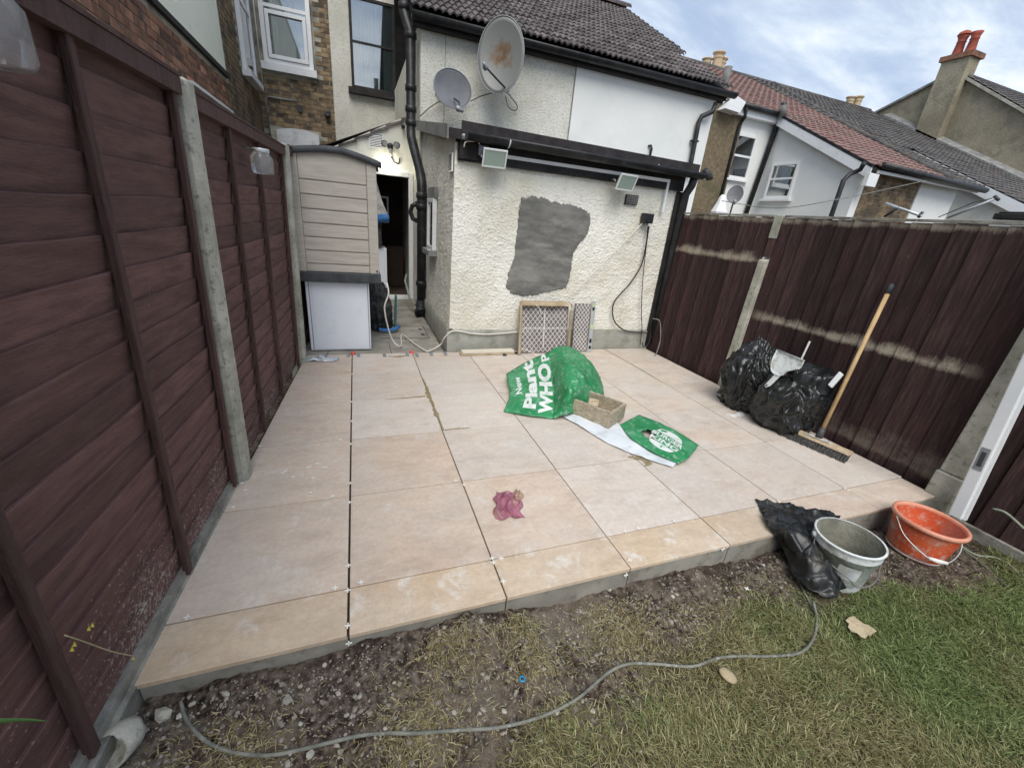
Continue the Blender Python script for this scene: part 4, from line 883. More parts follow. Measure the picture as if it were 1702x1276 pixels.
# ------------------------------------------------------------------ right hand neighbours
def tiled_sheet(name, parent, x0, x1, y0, z0, y1, z1, tw, tl, mat, amp=.02):
    L = math.hypot(y1-y0, z1-z0); nr = max(1, round(L/tl)); nc = int((x1-x0)/tw*6)
    d = Vector((0, (y1-y0)/L, (z1-z0)/L)); nn = Vector((0, -d.z, d.y)); mb = MB()
    for r in range(nr):
        rows = []
        for s_, lift in ((r*L/nr, .0), (r*L/nr, .022), ((r+1.1)*L/nr, .002)):
            jr = [random.uniform(-.002, .002) for _ in range(nc+1)]
            rows.append([Vector((x0+(x1-x0)*k/nc, y0, z0))+d*s_+nn*(lift+amp*abs(math.sin(math.pi*k/6))+jr[k]) for k in range(nc+1)])
        mb.grid(rows)
    return stuff(mb.build(name, mat, parent))
XS, YC, YM = 9.0, 4.62, 6.85
ZG = 3.00; SLP = .50; zf = lambda y: ZG+SLP*(y-YC)
wh = thing('white_terraced_house', 'white terraced house with red tiled roof sweeping low over a brick back', 'house', (10.5, 6, -.15))
MB().prism([(XS, YC, -.2), (XS, YM, -.2), (XS, YM, zf(YM)-.1), (XS, YC, zf(YC)-.12)], (.2, 0, 0)).build('side_wall', 'white_render', wh)
MB().box((7.62, YM, -.2), (XS+.0, YM+.3, 4.05)).build('rear_wall', 'white_render', wh)
xb = at(1534, 300, 'y', YC-.02).x
MB().box((XS+.201, YC+.012, -.2), (12.1, YC+.3, 2.86)).build('brick_back_wall', 'mortar', wh)
brick_courses(wh, 'y', YC+.012, XS+.075, xb, 1.60, 2.84, [], 0, .006, lambda a, z: 'brick')
MB().box((xb+.02, YC-.01, -.2), (12.1, YC+.011, 2.86)).build('painted_back_wall', 'white_render', wh)
MB().box((XS-.004, YC-.012, -.2), (XS+.07, YC+.01, 2.86)).build('quoin', 'white_render', wh)
XR = 11.35
rr_ = MB().obox((XS-.12, YC-.22, zf(YC-.22)-.06), (3.2, 0, 0), (0, 2.05, 2.05*SLP), (0, 0, .04)).build('roof', 'black_wood', wh)
tiled_sheet('red_tiling', rr_, XS-.14, XR, YC-.25, zf(YC-.25)+.0, YM-.12, zf(YM-.12), .19, .21, 'redtile')
tiled_sheet('red_tiling', rr_, 5.9, 12.6, YM-.15, zf(YM-.15)+.01, 10.6, zf(10.6), .19, .21, 'redtile')
MB().tube([(XR, YC-.2, zf(YC-.2)+.04), (XR, YM, zf(YM)+.05), (XR+1.2, 10.6, zf(10.6)+.05)], .05, 8).build('party_ridge', 'greytile', wh, True)
bg_ = tiled_sheet('grey_tiling', rr_, XR+.02, 12.45, YC-.25, zf(YC-.25)+.012, YM-.12, zf(YM-.12)+.012, .19, .21, 'greytile')
tiled_sheet('grey_tiling', rr_, 12.4, 17.2, YC+1.6, zf(YC+1.6)+.02, 10.6, zf(10.6)+.02, .19, .21, 'greytile')
tiled_sheet('grey_tiling', rr_, 11.4, 12.6, YM-.15, zf(YM-.15)+.035, 10.6, zf(10.6)+.035, .19, .21, 'greytile')
MB().tube([(5.9, 10.6, zf(10.6)), (17.2, 10.6, zf(10.6))], .09, 8).build('ridge', 'greytile', wh, True)
MB().obox((XS-.16, YC-.25, zf(YC-.25)-.21), (.02, 0, 0), (0, 2.3, 2.3*SLP), (0, 0, .17)).build('bargeboard', 'upvc', wh)
MB().obox((XS-.165, YC-.25, zf(YC-.25)-.035), (.04, 0, 0), (0, 2.3, 2.3*SLP), (0, 0, .05)).build('verge_trim', 'black_plastic', wh)
MB().box((XS-.165, YC-.26, zf(YC-.25)-.33), (XS+.10, YC-.18, zf(YC-.25)-.12)).build('eaves_end_box', 'upvc', wh)
MB().box((7.7, YM-.16, 3.86), (XS-.02, YM-.01, 4.02)).build('fascia', 'upvc', wh)
MB().tube([(7.65, YM-.22, 4.03), (XS-.05, YM-.22, 4.0)], .05, 10).build('gutter', 'black_plastic', wh, True)
MB().tube([(XS+.08, YC-.28, ZG-.10), (12.5, YC-.28, ZG-.16)], .055, 10).build('gutter', 'black_plastic', wh, True)
MB().box((XS+.10, YC-.22, ZG-.22), (12.4, YC-.19, ZG-.10)).build('fascia', 'upvc', wh)
P_ = lambda x_, y_, yv: at(x_, y_, 'y', yv)
MB().tube([P_(1436, 272, YC-.28), P_(1430, 282, YC-.15), P_(1412, 290, YC-.08), P_(1402, 300, YC-.08), P_(1384, 352, YC-.08), P_(1360, 420, YC-.08)], .04, 10).build('downpipe', 'black_plastic', wh, True)
MB().tube([P_(1303, 170, YM-.22), P_(1300, 192, YM-.18), P_(1289, 215, YM-.08), P_(1240, 355, YM-.08)], .055, 10).build('downpipe', 'black_plastic', wh, True)
MB().tube([P_(1303, 175, YM-.3), P_(1300, 195, YM-.3)], .07, 8).build('hopper', 'iron', wh, True)
MB().tube([P_(1241, 178, YM-.22), P_(1238, 195, YM-.15), P_(1228, 210, YM-.08), P_(1192, 350, YM-.08)], .035, 10).build('downpipe', 'black_plastic', wh, True)
a = P_(1224, 222, YM); b_ = P_(1241, 303, YM); a2 = P_(1262, 222, YM)
window(wh, 'y', YM-.002, a.x-.05, a2.x-.05, b_.z+.02, a.z+.02, fw=.06, bars=(.52,), depth=.05, curtain=[(0, 1)], sill=(.03, .08, .04, 'upvc'))
a = at(1272, 270, 'x', XS); b_ = at(1314, 328, 'x', XS)
window(wh, '-x', XS-.002, b_.y, a.y-.25, b_.z-.03, a.z-.05, fw=.055, bars=(.56,), depth=.05, curtain=[(.05, .6)], sill=(.05, .09, .05, 'upvc'))
# chimneys on the ridge
def chimney(parent, c, wx, wy, h, mat, pots, pmat, capm='lead'):
    s = MB().box((c[0]-wx/2, c[1]-wy/2, c[2]-.8), (c[0]+wx/2, c[1]+wy/2, c[2]+h)).build('chimney', mat, parent)
    MB().box((c[0]-wx/2-.06, c[1]-wy/2-.06, c[2]+h+.001), (c[0]+wx/2+.06, c[1]+wy/2+.06, c[2]+h+.14)).build('chimney_cap', capm, s)
    for (px_, py_, r_, hh) in pots:
        MB().lathe([(r_*1.05, 0), (r_, .05), (r_*.88, hh*.7), (r_*.9, hh*.72), (r_*1.0, hh*.74), (r_*.92, hh*.78), (r_*.95, hh*.9), (r_*1.2, hh*.94), (r_*1.2, hh), (r_*.8, hh), (r_*.8, hh-.1), (0, hh-.1)], 18, (c[0]+px_, c[1]+py_, c[2]+h+.14)).build('chimney_pot', pmat, s, True)
    return s
pp = P_(1193, 118, 10.6)
chimney(wh, (pp.x, 10.75, pp.z-.30), .75, .5, .05, 'brick', [(-.25, .1, .13, .42), (0, -.05, .15, .58), (.24, .05, .14, .5)], 'pot_buff')
pp = P_(1422, 182, 10.6)
chimney(wh, (pp.x, 10.75, pp.z-.26), .6, .5, .0, 'brick', [(-.12, .05, .13, .50), (.18, 0, .13, .55)], 'pot_buff')
pp = P_(1204, 138, 7.0); MB().tube([pp+Vector((0, 0, -.25)), pp+Vector((.02, 0, .28))], .075, 10).build('vent_stack', 'iron', wh, True)
bw = thing('brown_rendered_house', 'narrow brown pebbledash wall between the white houses, white boxed eaves', 'house', (7, 7, -.15))
x1 = P_(1235, 200, YM-.05).x
MB().box((5.75, YM-.06, -.2), (x1, YM+.4, 4.0)).build('wall', 'brown_dash', bw)
e0 = P_(1215, 180, YM-.40); e1 = P_(1238, 175, YM-.40)
MB().prism([P_(1206, 180, YM-.3), P_(1226, 160, YM-.3), P_(1240, 170, YM-.3), P_(1230, 188, YM-.3)], (0, .25, 0)).build('eaves_box', 'upvc', bw)
# grey roofed house beyond
gh = thing('grey_roofed_house', 'low grey tiled roof with white verge board beyond the brick back wall', 'house', (15, 6, -.15))
MB().obox((13.0, 3.55, 2.40), (4.2, 0, 0), (0, 3.3, 3.3*SLP), (0, 0, .04)).build('roof', 'black_wood', gh)
tiled_sheet('grey_tiling', gh, 12.98, 17.25, 3.5, 2.45, 6.9, 2.45+3.4*SLP, .19, .21, 'greytile')
MB().obox((12.95, 3.5, 2.22), (.025, 0, 0), (0, 3.3, 3.3*SLP), (0, 0, .22)).build('bargeboard', 'upvc', gh)
MB().prism([(13.1, 3.7, -.2), (13.1, 6.8, -.2), (13.1, 6.8, 3.9), (13.1, 3.7, 2.38)], (.2, 0, 0)).build('side_wall', 'door_render', gh)
MB().box((13.3, 3.7, -.2), (17.1, 3.9, 2.40)).build('back_wall', 'door_render', gh)
# gable house
XG = 17.2
gb = thing('gable_house', 'tall brown rendered gable with a projecting chimney and two red pots', 'house', (17.5, 8.5, -.15))
gx = lambda x_, y_: at(x_, y_, 'x', XG)
A0, A1, A2 = gx(1452, 192), gx(1590, 108), gx(1715, 195)
ap = Vector((XG, 8.45, 6.62)); nr_ = gx(1702, 188); fr_ = gx(1455, 190)
near = ap+(nr_-ap)*2.6; far = ap+(fr_-ap)*1.5
MB().prism([(XG, near.y, -.2), (XG, far.y, -.2), far, ap, near], (.35, 0, 0)).build('gable_wall', 'brown_render', gb)
dn = (near-ap); MB().obox(ap+Vector((-.12, 0, .0)), (.9, 0, 0), dn, (0, -.02, .06)).build('verge', 'concrete', gb)
dfv = (far-ap); MB().obox(ap+Vector((-.08, 0, .0)), (5, 0, 0), dfv, (0, 0, .07)).build('roof', 'lead', gb)
Ln = dn.length; 
tiled_sheet('grey_tiling', gb, XG-.08, XG+5, near.y, near.z+.09, ap.y, ap.z+.09, .25, .22, 'greytile')
ct_, cb2 = gx(1572, 92), gx(1632, 82)
chy0, chy1 = 8.07, 8.74
st = MB().box((XG-.30, chy0, 2.0), (XG+.2, chy1, 6.90)).build('chimney', 'brown_render', gb)
MB().box((XG-.36, chy0-.06, 6.901), (XG+.26, chy1+.06, 7.03)).build('chimney_cap', 'redbrick', st)
for yy, hh in ((8.24, .50), (8.54, .50)):
    MB().lathe([(.13, 0), (.12, .08), (.10, hh*.65), (.115, hh*.68), (.10, hh*.72), (.11, hh*.85), (.14, hh), (.09, hh), (.09, hh-.1), (0, hh-.1)], 18, (XG-.12, yy, 7.03)).build('chimney_pot', 'pot_red', st, True)
MB().lathe([(.16, 0), (.13, .07), (.05, .11), (0, .11)], 18, (XG-.12, 8.54, 7.54)).build('pot_cowl', 'pot_red', st, True)
f0, f1 = gx(1478, 196), gx(1712, 304)
MB().obox(f0+Vector((-.30, 0, -.02)), (.32, 0, .10), f1-f0, (0, 0, .07)).build('roof_flashing', 'lead', gb)
# small things over the right fence
sd2 = at(1222, 323, 'x', 7.5)
dish('far grey satellite dish on the white house behind the fence', sd2, (-.75, -.6, .15), .15, .17, 'dish', .03, [sd2+Vector((0, -.05, -.18)), sd2+Vector((-.12, -.16, -.16))], (-.5, -.4, .5), sd2+Vector((.3, .3, -.4)))
cp = at(1197, 345, 'x', 6.6)
tag(MB().lathe([(.03, .22), (.06, .18), (.10, .05), (.16, -.08), (.15, -.12), (0, -.12)], 9, cp, (0, 0, 1)).build('folded_parasol', 'upvc'), 'small white folded cover poking above the fence by the far dish', 'cover')
wl = thing('washing_line_prop', 'pale metal pole with black clamp lying over the top of the dark fence', 'pole', at(1500, 350, 'x', 4.6))
MB().tube([at(1472, 338, 'x', 4.6), at(1532, 359, 'x', 4.6)], .011, 8).build('pole', 'level', wl, True)
MB().tube([at(1495, 344, 'x', 4.6), at(1470, 360, 'x', 4.6)], .010, 6).build('brace', 'dark_metal', wl, True)
MB().tube([at(1534, 352, 'x', 4.6), at(1526, 362, 'x', 4.6)], .012, 8).build('clamp', 'dark_metal', wl, True)
wl = thing('rotary_dryer_arm', 'thin metal dryer arm with cord rising over the fence', 'dryer arm', at(1600, 350, 'x', 4.8))
MB().tube([at(1575, 362, 'x', 4.8), at(1655, 330, 'x', 4.8)], .009, 6).build('arm', 'level', wl, True)
MB().tube([at(1560, 361, 'x', 4.8), at(1620, 336, 'x', 4.8), at(1655, 329, 'x', 4.8)], .004, 5).build('cord', 'dark_metal', wl, True)
MB().tube([at(1653, 326, 'x', 4.8), at(1660, 333, 'x', 4.8)], .012, 7).build('hinge', 'dark_metal', wl, True)
tag(MB().tube(cat([at(1200, 334, 'x', 6.4), at(1290, 346, 'x', 6.6), at(1400, 330, 'x', 7.0), at(1540, 300, 'x', 10)], 8), .006, 5).build('overhead_wire', 'cable_grey', None, True), 'thin sagging wire across the white house wall', 'wire')
bb = MB().box((0, -.22, 0), (.10, 0, .05)).box((.01, -.20, .05), (.09, -.02, .065)).build('dark_box', 'black_wood', loc=at(1648, 364, 'x', 5.5)); bevel(bb, .008, 2); tag(bb, 'dark flat topped box just showing over the fence end', 'box')

# ------------------------------------------------------------------ left fence
LEAN = .024
def fx(y): return -.632+.055*y
def lp_(y, z, out=0): return Vector((fx(y)+LEAN*z+out, y, z))
def pp_(y, z, out=0): return Vector((fx(y)+.016*z+out, y, z))
def lap_panel(label, y0, y1, zb, zt, nb, battens, seed, cap=True):
    rr = random.Random(seed)
    f = thing('fence_panel', label, 'fence panel', lp_((y0+y1)/2, zb))
    H = (zt-zb)/nb
    for i in range(nb):
        z0 = zb+i*H; K = 14; P = []
        wob = [rr.uniform(-.006, .006) for _ in range(5)]
        for k in range(K+1):
            y = y0+(y1-y0)*k/K
            w_ = .0016*math.sin(k*.9+seed+i*2.1)+.0012*math.sin(k*2.3+i)+wob[0]*.3+wob[1]*.8*(k/K-.5)
            zl_ = z0-H*.22; zh = z0+H+w_
            P.append([lp_(y, zh, -.006), lp_(y, zh, .0075), lp_(y, zh-.003, .0095), lp_(y, zl_, -.003)])
        MB().grid(P).build('board', 'fence', f)
    for y in battens:
        b2 = MB().obox(lp_(y-.02, zb-.02, .014), (0, .034, 0), lp_(0, zt, 0)-lp_(0, zb-.02, 0), (.022, 0, 0)).build('batten', 'batten', f); bevel(b2, .003, 1)
        for z in np.arange(zb+.05, zt, H): pass
    if cap: MB().add([lp_(y0, zt-.055, .012), lp_(y0, zt-.055, .048), lp_(y0, zt+.0, .048), lp_(y0, zt+.0, .012), lp_(y1, zt-.055, .012), lp_(y1, zt-.055, .048), lp_(y1, zt, .048), lp_(y1, zt, .012)], [(0,1,2,3),(7,6,5,4),(0,4,5,1),(1,5,6,2),(2,6,7,3),(3,7,4,0)]).build('top_rail', 'batten', f)
    MB().add([lp_(y0, zt+.002, -.02), lp_(y0, zt+.002, .052), lp_(y0, zt+.014, .052), lp_(y0, zt+.014, -.02), lp_(y1, zt+.002, -.02), lp_(y1, zt+.002, .052), lp_(y1, zt+.014, .052), lp_(y1, zt+.014, -.02)], [(0,1,2,3),(7,6,5,4),(0,4,5,1),(1,5,6,2),(2,6,7,3),(3,7,4,0)]).build('capping', 'batten', f)
    MB().grid([[lp_(y, z, -.012) for z in (zb, zt)] for y in (y0, y1)]).build('backing', 'batten', f)
    return f
lap_panel('brown lap fence panel with concrete gravel board, hung with the larger looking glass jar', -1.02, .83, .035, 1.80, 17, (-.985, -.385, .225, .80), 3)
lap_panel('brown lap fence panel between two concrete posts, hung with a glass jar', .955, 2.70, .02, 1.775, 17, (.985, 1.42, 1.98, 2.66), 5)
lap_panel('dark lap fence panel running behind the grey storage cabinet', 2.83, 4.7, .02, 1.80, 17, (2.86, 3.4, 4.0, 4.66), 8)
lap_panel('brown lap fence panel beyond the gravel board at the lawn end', -3.0, -1.14, .0, 1.80, 17, (-2.96, -2.36, -1.76, -1.18), 9)
def lpost(y, w_, zt, label, x0=-.045, x1=.074):
    mb = MB(); a = [(x0, -w_/2), (x1-.02, -w_/2), (x1, -w_/2+.02), (x1, w_/2-.02), (x1-.02, w_/2), (x0, w_/2)]
    bot = [pp_(y+dy, -.25, dx) for dx, dy in a]; top = [pp_(y+dy, zt, dx) for dx, dy in a]; t2 = [pp_(y+dy*.7, zt+.012, dx*.7+.004) for dx, dy in a]
    n_ = len(a); mb.v = [tuple(p) for p in bot+top+t2]
    for L_ in (0, n_): mb.f += [(L_+i, L_+(i+1) % n_, L_+n_+(i+1) % n_, L_+n_+i) for i in range(n_)]
    mb.f.append(tuple(range(2*n_, 3*n_)))
    tag(mb.build('concrete_post', 'concrete'), label, 'fence post')
lpost(.892, .098, 1.80, 'grey concrete post at the end of the gravel board between the lap panels')
lpost(2.765, .10, 1.80, 'grey concrete post beside the grey storage cabinet')
lpost(-1.08, .11, 1.86, 'grey concrete post at the lawn end of the gravel board')
gbd = thing('gravel_board', 'concrete gravel board along the foot of the brown lap fence', 'gravel board', lp_(-.1, -.1))
MB().add([lp_(-1.02, -.25, .0), lp_(-1.02, -.25, .022), lp_(-1.02, .04, .022), lp_(-1.02, .04, .0), lp_(.83, -.25, .0), lp_(.83, -.25, .022), lp_(.83, .04, .022), lp_(.83, .04, .0)], [(0,1,2,3),(7,6,5,4),(0,4,5,1),(1,5,6,2),(2,6,7,3),(3,7,4,0)]).build('board', 'gravelboard', gbd)
MB().add([lp_(-1.0, -.2, .0225), lp_(-1.0, -.2, .036), lp_(-1.0, -.004, .036), lp_(-1.0, .006, .0225), lp_(.83, -.2, .0225), lp_(.83, -.2, .036), lp_(.83, -.004, .036), lp_(.83, .006, .0225)], [(0,1,2,3),(7,6,5,4),(0,4,5,1),(1,5,6,2),(2,6,7,3),(3,7,4,0)]).build('lower_ledge', 'gravelboard', gbd)
def jar(c, r, h, label):
    j = thing('glass_jar', label, 'jar', c)
    MB().lathe([(0, 0), (r*.85, 0), (r, h*.10), (r, h*.68), (r*.72, h*.86), (r*.70, h)], 28, c).build('glass', 'jar', j, True)
    MB().lathe([(r*.74, h*.88), (r*.76, h*.89), (r*.76, h*1.03), (r*.74, h*1.05), (0, h*1.05)], 28, c).build('lid', 'level', j, True)
    MB().tube([Vector(c)+Vector((r*.76*math.cos(a_), r*.76*math.sin(a_), h*.97)) for a_ in np.linspace(2.0, 4.3, 9)], .003, 5).build('wire_band', 'iron', j, True)
    MB().tube([Vector(c)+Vector((-r*.7, 0, h*.97)), Vector(c)+Vector((-r*1.5, 0, h*1.05))], .004, 5).build('hook', 'iron', j, True)
jar(lp_(1.68, 1.535, .105), .058, .125, 'clear glass jar lantern hung on the lap panel between the concrete posts')
jar(lp_(-.16, 1.60, .095), .060, .135, 'clear glass jar lantern hung on the panel above the gravel board')

# ------------------------------------------------------------------ right fence
zA = at(1190, 420, 'x', 3.66).z; zB0 = at(1270, 525, 'x', 3.66).z; zB1 = at(1610, 615, 'x', 3.66).z
def weathered():
    m, t, b = pbsdf('weathered_dark_board')
    g = N(t, 'ShaderNodeNewGeometry'); s3 = N(t, 'ShaderNodeSeparateXYZ'); t.links.new(g.outputs['Position'], s3.inputs[0])
    mp = N(t, 'ShaderNodeMapping'); mp.inputs['Scale'].default_value = (1, 6, .5); t.links.new(g.outputs['Position'], mp.inputs[0])
    oi = N(t, 'ShaderNodeObjectInfo')
    n1 = noise_n(t, mp.outputs[0], 9, 7, .6)
    col = ramp(t, n1.outputs['Fac'], [(.3, (.025, .014, .0145)), (.5, (.042, .023, .023)), (.66, (.065, .038, .037))]).outputs[0]
    hs = N(t, 'ShaderNodeHueSaturation'); mr = N(t, 'ShaderNodeMapRange'); t.links.new(oi.outputs['Random'], mr.inputs[0]); mr.inputs[3].default_value = .7; mr.inputs[4].default_value = 1.3
    t.links.new(mr.outputs[0], hs.inputs['Value']); t.links.new(col, hs.inputs['Color']); col = hs.outputs[0]
    mpr = N(t, 'ShaderNodeMapping'); mpr.inputs['Scale'].default_value = (1, 1, .35); t.links.new(g.outputs['Position'], mpr.inputs[0])
    nr = noise_n(t, mpr.outputs[0], 7, 4); rr = N(t, 'ShaderNodeMapRange', clamp=True); t.links.new(nr.outputs['Fac'], rr.inputs[0]); rr.inputs[1].default_value = .52; rr.inputs[2].default_value = .72; rr.inputs[4].default_value = .5
    col = mixc(t, rr.outputs[0], col, (.065, .028, .028))
    # worn bands where the rails sit behind and rain splashes run down
    st = N(t, 'ShaderNodeMapping'); st.inputs['Scale'].default_value = (1, 42, 9); t.links.new(g.outputs['Position'], st.inputs[0])
    n2 = noise_n(t, st.outputs[0], 2.6, 9, .78); n3 = noise_n(t, g.outputs['Position'], 5.5, 5)
    def band(zc, sig, y0, y1, amt):
        nonlocal col
        # signed distance to a sloping line zc(y) = a + b*y, ragged upwards
        ly = N(t, 'ShaderNodeMath', operation='MULTIPLY_ADD'); t.links.new(s3.outputs[1], ly.inputs[0]); ly.inputs[1].default_value = -zc[1]; ly.inputs[2].default_value = -zc[0]
        dz = N(t, 'ShaderNodeMath', operation='ADD'); t.links.new(s3.outputs[2], dz.inputs[0]); t.links.new(ly.outputs[0], dz.inputs[1])
        up = N(t, 'ShaderNodeMapRange', clamp=True); t.links.new(dz.outputs[0], up.inputs[0]); up.inputs[1].default_value = -.07; up.inputs[2].default_value = .0
        dn_ = N(t, 'ShaderNodeMapRange', clamp=True); t.links.new(dz.outputs[0], dn_.inputs[0]); dn_.inputs[1].default_value = sig; dn_.inputs[2].default_value = 0
        k = N(t, 'ShaderNodeMath', operation='MULTIPLY'); t.links.new(up.outputs[0], k.inputs[0]); t.links.new(dn_.outputs[0], k.inputs[1])
        k2 = N(t, 'ShaderNodeMath', operation='ADD'); k0 = N(t, 'ShaderNodeMath', operation='MULTIPLY_ADD'); t.links.new(n3.outputs['Fac'], k0.inputs[0]); k0.inputs[1].default_value = 1.5; k0.inputs[2].default_value = -.75; ks = N(t, 'ShaderNodeMath', operation='ADD'); t.links.new(k.outputs[0], ks.inputs[0]); t.links.new(k0.outputs[0], ks.inputs[1]); km = N(t, 'ShaderNodeMath', operation='MINIMUM'); t.links.new(ks.outputs[0], km.inputs[0]); kx = N(t, 'ShaderNodeMath', operation='MULTIPLY'); t.links.new(k.outputs[0], kx.inputs[0]); kx.inputs[1].default_value = 1.25; t.links.new(kx.outputs[0], km.inputs[1]); t.links.new(km.outputs[0], k2.inputs[0]); t.links.new(n2.outputs['Fac'], k2.inputs[1])
        k3 = N(t, 'ShaderNodeMapRange', clamp=True); t.links.new(k2.outputs[0], k3.inputs[0]); k3.inputs[1].default_value = 1.02; k3.inputs[2].default_value = 1.50; k3.inputs[4].default_value = amt
        ya_ = N(t, 'ShaderNodeMapRange', clamp=True); t.links.new(s3.outputs[1], ya_.inputs[0]); ya_.inputs[1].default_value = y0-.1; ya_.inputs[2].default_value = y0+.06
        yb_ = N(t, 'ShaderNodeMapRange', clamp=True); t.links.new(s3.outputs[1], yb_.inputs[0]); yb_.inputs[1].default_value = y1+.1; yb_.inputs[2].default_value = y1-.06
        q = N(t, 'ShaderNodeMath', operation='MULTIPLY'); t.links.new(ya_.outputs[0], q.inputs[0]); t.links.new(yb_.outputs[0], q.inputs[1])
        q2 = N(t, 'ShaderNodeMath', operation='MULTIPLY'); t.links.new(q.outputs[0], q2.inputs[0]); t.links.new(k3.outputs[0], q2.inputs[1])
        col = mixc(t, q2.outputs[0], col, (.46, .405, .315))
    yb0, yb1 = at(1270, 525, 'x', 3.66).y, at(1610, 615, 'x', 3.66).y
    sl2 = (zB1-zB0)/(yb1-yb0)
    band((zA-.02, 0), .15, 1.72, 2.86, .75)
    band((zB0-.02-sl2*yb0, sl2), .13, yb1+.02, yb0+.05, .8)
    band((1.63, 0), .06, -3, 4, .5)
    band((.08, 0), .30, -.2, .55, .25)
    n9 = noise_n(t, g.outputs['Position'], 55, 3, .7); r9 = N(t, 'ShaderNodeMapRange', clamp=True); t.links.new(n9.outputs['Fac'], r9.inputs[0]); r9.inputs[1].default_value = .68; r9.inputs[2].default_value = .76; r9.inputs[4].default_value = .5
    col = mixc(t, r9.outputs[0], col, (.25, .22, .2))
    t.links.new(col, b.inputs['Base Color']); b.inputs['Roughness'].default_value = .85; b.inputs['Specular IOR Level'].default_value = .25
    nb = noise_n(t, mp.outputs[0], 30, 6); bp = N(t, 'ShaderNodeBump'); bp.inputs['Strength'].default_value = .5; bp.inputs['Distance'].default_value = .01
    t.links.new(nb.outputs['Fac'], bp.inputs['Height']); t.links.new(bp.outputs[0], b.inputs['Normal'])
    return m
W['rboard'] = weathered()
RL = .03
def rp(y, z, out=0): return Vector((3.655+RL*z-out, y, z))
def close_panel(label, y0, y1, zb, zt, bw, seed):
    rr = random.Random(seed)
    f = thing('fence_panel', label, 'fence panel', rp((y0+y1)/2, zb))
    n_ = max(1, round((y1-y0)/bw)); wd = (y1-y0)/n_
    for i in range(n_):
        a, b_ = y0+i*wd, y0+(i+1)*wd+.018; t0 = zt+rr.uniform(-.006, .004); j = rr.uniform(0, .003)
        b_ = min(b_, y1+.01)
        MB().add([rp(a, zb, .002+j), rp(b_, zb, .021+j), rp(b_, zb, .004+j), rp(a, zb, -.006), rp(a, t0, .002+j), rp(b_, t0, .021+j), rp(b_, t0, .004+j), rp(a, t0, -.006)],
                 [(0,1,2,3),(7,6,5,4),(1,0,4,5),(2,1,5,6),(3,2,6,7),(0,3,7,4)]).build('board', 'rboard', f)
    MB().add([rp(y0, zt+.006, -.02), rp(y0, zt+.006, .025), rp(y0, zt+.022, .025), rp(y0, zt+.022, -.02), rp(y1, zt+.006, -.02), rp(y1, zt+.006, .025), rp(y1, zt+.022, .025), rp(y1, zt+.022, -.02)], [(3,2,1,0),(4,5,6,7),(1,5,4,0),(2,6,5,1),(3,7,6,2),(0,4,7,3)]).build('capping', 'gravelboard', f)
    for z in (.35, .95, 1.5): MB().box((3.70, y0, z), (3.74, y1, z+.07)).build('rail', 'batten', f)
close_panel('dark upright board fence panel next to the black corner pipe', 1.70, 2.96, -.02, 1.645, .105, 2)
close_panel('dark upright board fence panel behind the broom with a worn pale band', -.135, 1.585, -.04, 1.645, .122, 4)
close_panel('dark upright board fence panel behind the white door frame profile', -2.1, -.30, -.10, 1.66, .122, 6)
rq = thing('concrete_post', 'slim concrete fence post with white painted timber top beside the bin bags', 'fence post', rp(1.64, 0))
bevel(MB().add([rp(1.595, -.2, .07), rp(1.685, -.2, .07), rp(1.685, -.2, -.02), rp(1.595, -.2, -.02), rp(1.60, 1.27, .062), rp(1.68, 1.27, .062), rp(1.68, 1.30, -.02), rp(1.60, 1.30, -.02)], [(3,2,1,0),(4,5,6,7),(0,1,5,4),(1,2,6,5),(2,3,7,6),(3,0,4,7)]).build('shaft', 'concrete', rq), .008, 2)
MB().add([rp(1.605, 1.30, .03), rp(1.67, 1.30, .03), rp(1.67, 1.30, -.02), rp(1.605, 1.30, -.02), rp(1.605, 1.47, .03), rp(1.67, 1.47, .03), rp(1.67, 1.47, -.02), rp(1.605, 1.47, -.02)], [(3,2,1,0),(4,5,6,7),(0,1,5,4),(1,2,6,5),(2,3,7,6),(3,0,4,7)]).build('timber_extension', 'batten', rq)
MB().add([rp(1.60, 1.471, .035), rp(1.675, 1.471, .035), rp(1.675, 1.471, -.02), rp(1.60, 1.471, -.02), rp(1.60, 1.66, .035), rp(1.675, 1.66, .035), rp(1.675, 1.66, -.02), rp(1.60, 1.66, -.02)], [(3,2,1,0),(4,5,6,7),(0,1,5,4),(1,2,6,5),(2,3,7,6),(3,0,4,7)]).build('white_top', 'concrete', rq)
rq = thing('concrete_post', 'thick leaning concrete post on a short base beside the orange bucket', 'fence post', rp(-.22, -.1))
bevel(MB().add([rp(-.285, .17, .09), rp(-.155, .17, .09), rp(-.155, .17, -.02), rp(-.285, .17, -.02), rp(-.275, 1.62, .085), rp(-.165, 1.62, .085), rp(-.165, 1.62, -.02), rp(-.275, 1.62, -.02)], [(3,2,1,0),(4,5,6,7),(0,1,5,4),(1,2,6,5),(2,3,7,6),(3,0,4,7)]).build('shaft', 'concrete', rq), .012, 2)
bevel(MB().add([rp(-.295, -.25, .10), rp(-.145, -.25, .10), rp(-.145, -.25, -.02), rp(-.295, -.25, -.02), rp(-.295, .168, .10), rp(-.145, .168, .10), rp(-.145, .168, -.02), rp(-.295, .168, -.02)], [(3,2,1,0),(4,5,6,7),(0,1,5,4),(1,2,6,5),(2,3,7,6),(3,0,4,7)]).build('base', 'concrete', rq), .012, 2)
rgb = thing('gravel_board', 'low concrete board at the foot of the fence behind the white profile', 'gravel board', (3.6, -1, -.15))
MB().box((3.60, -2.1, -.25), (3.63, -.31, -.09)).build('board', 'gravelboard', rgb)
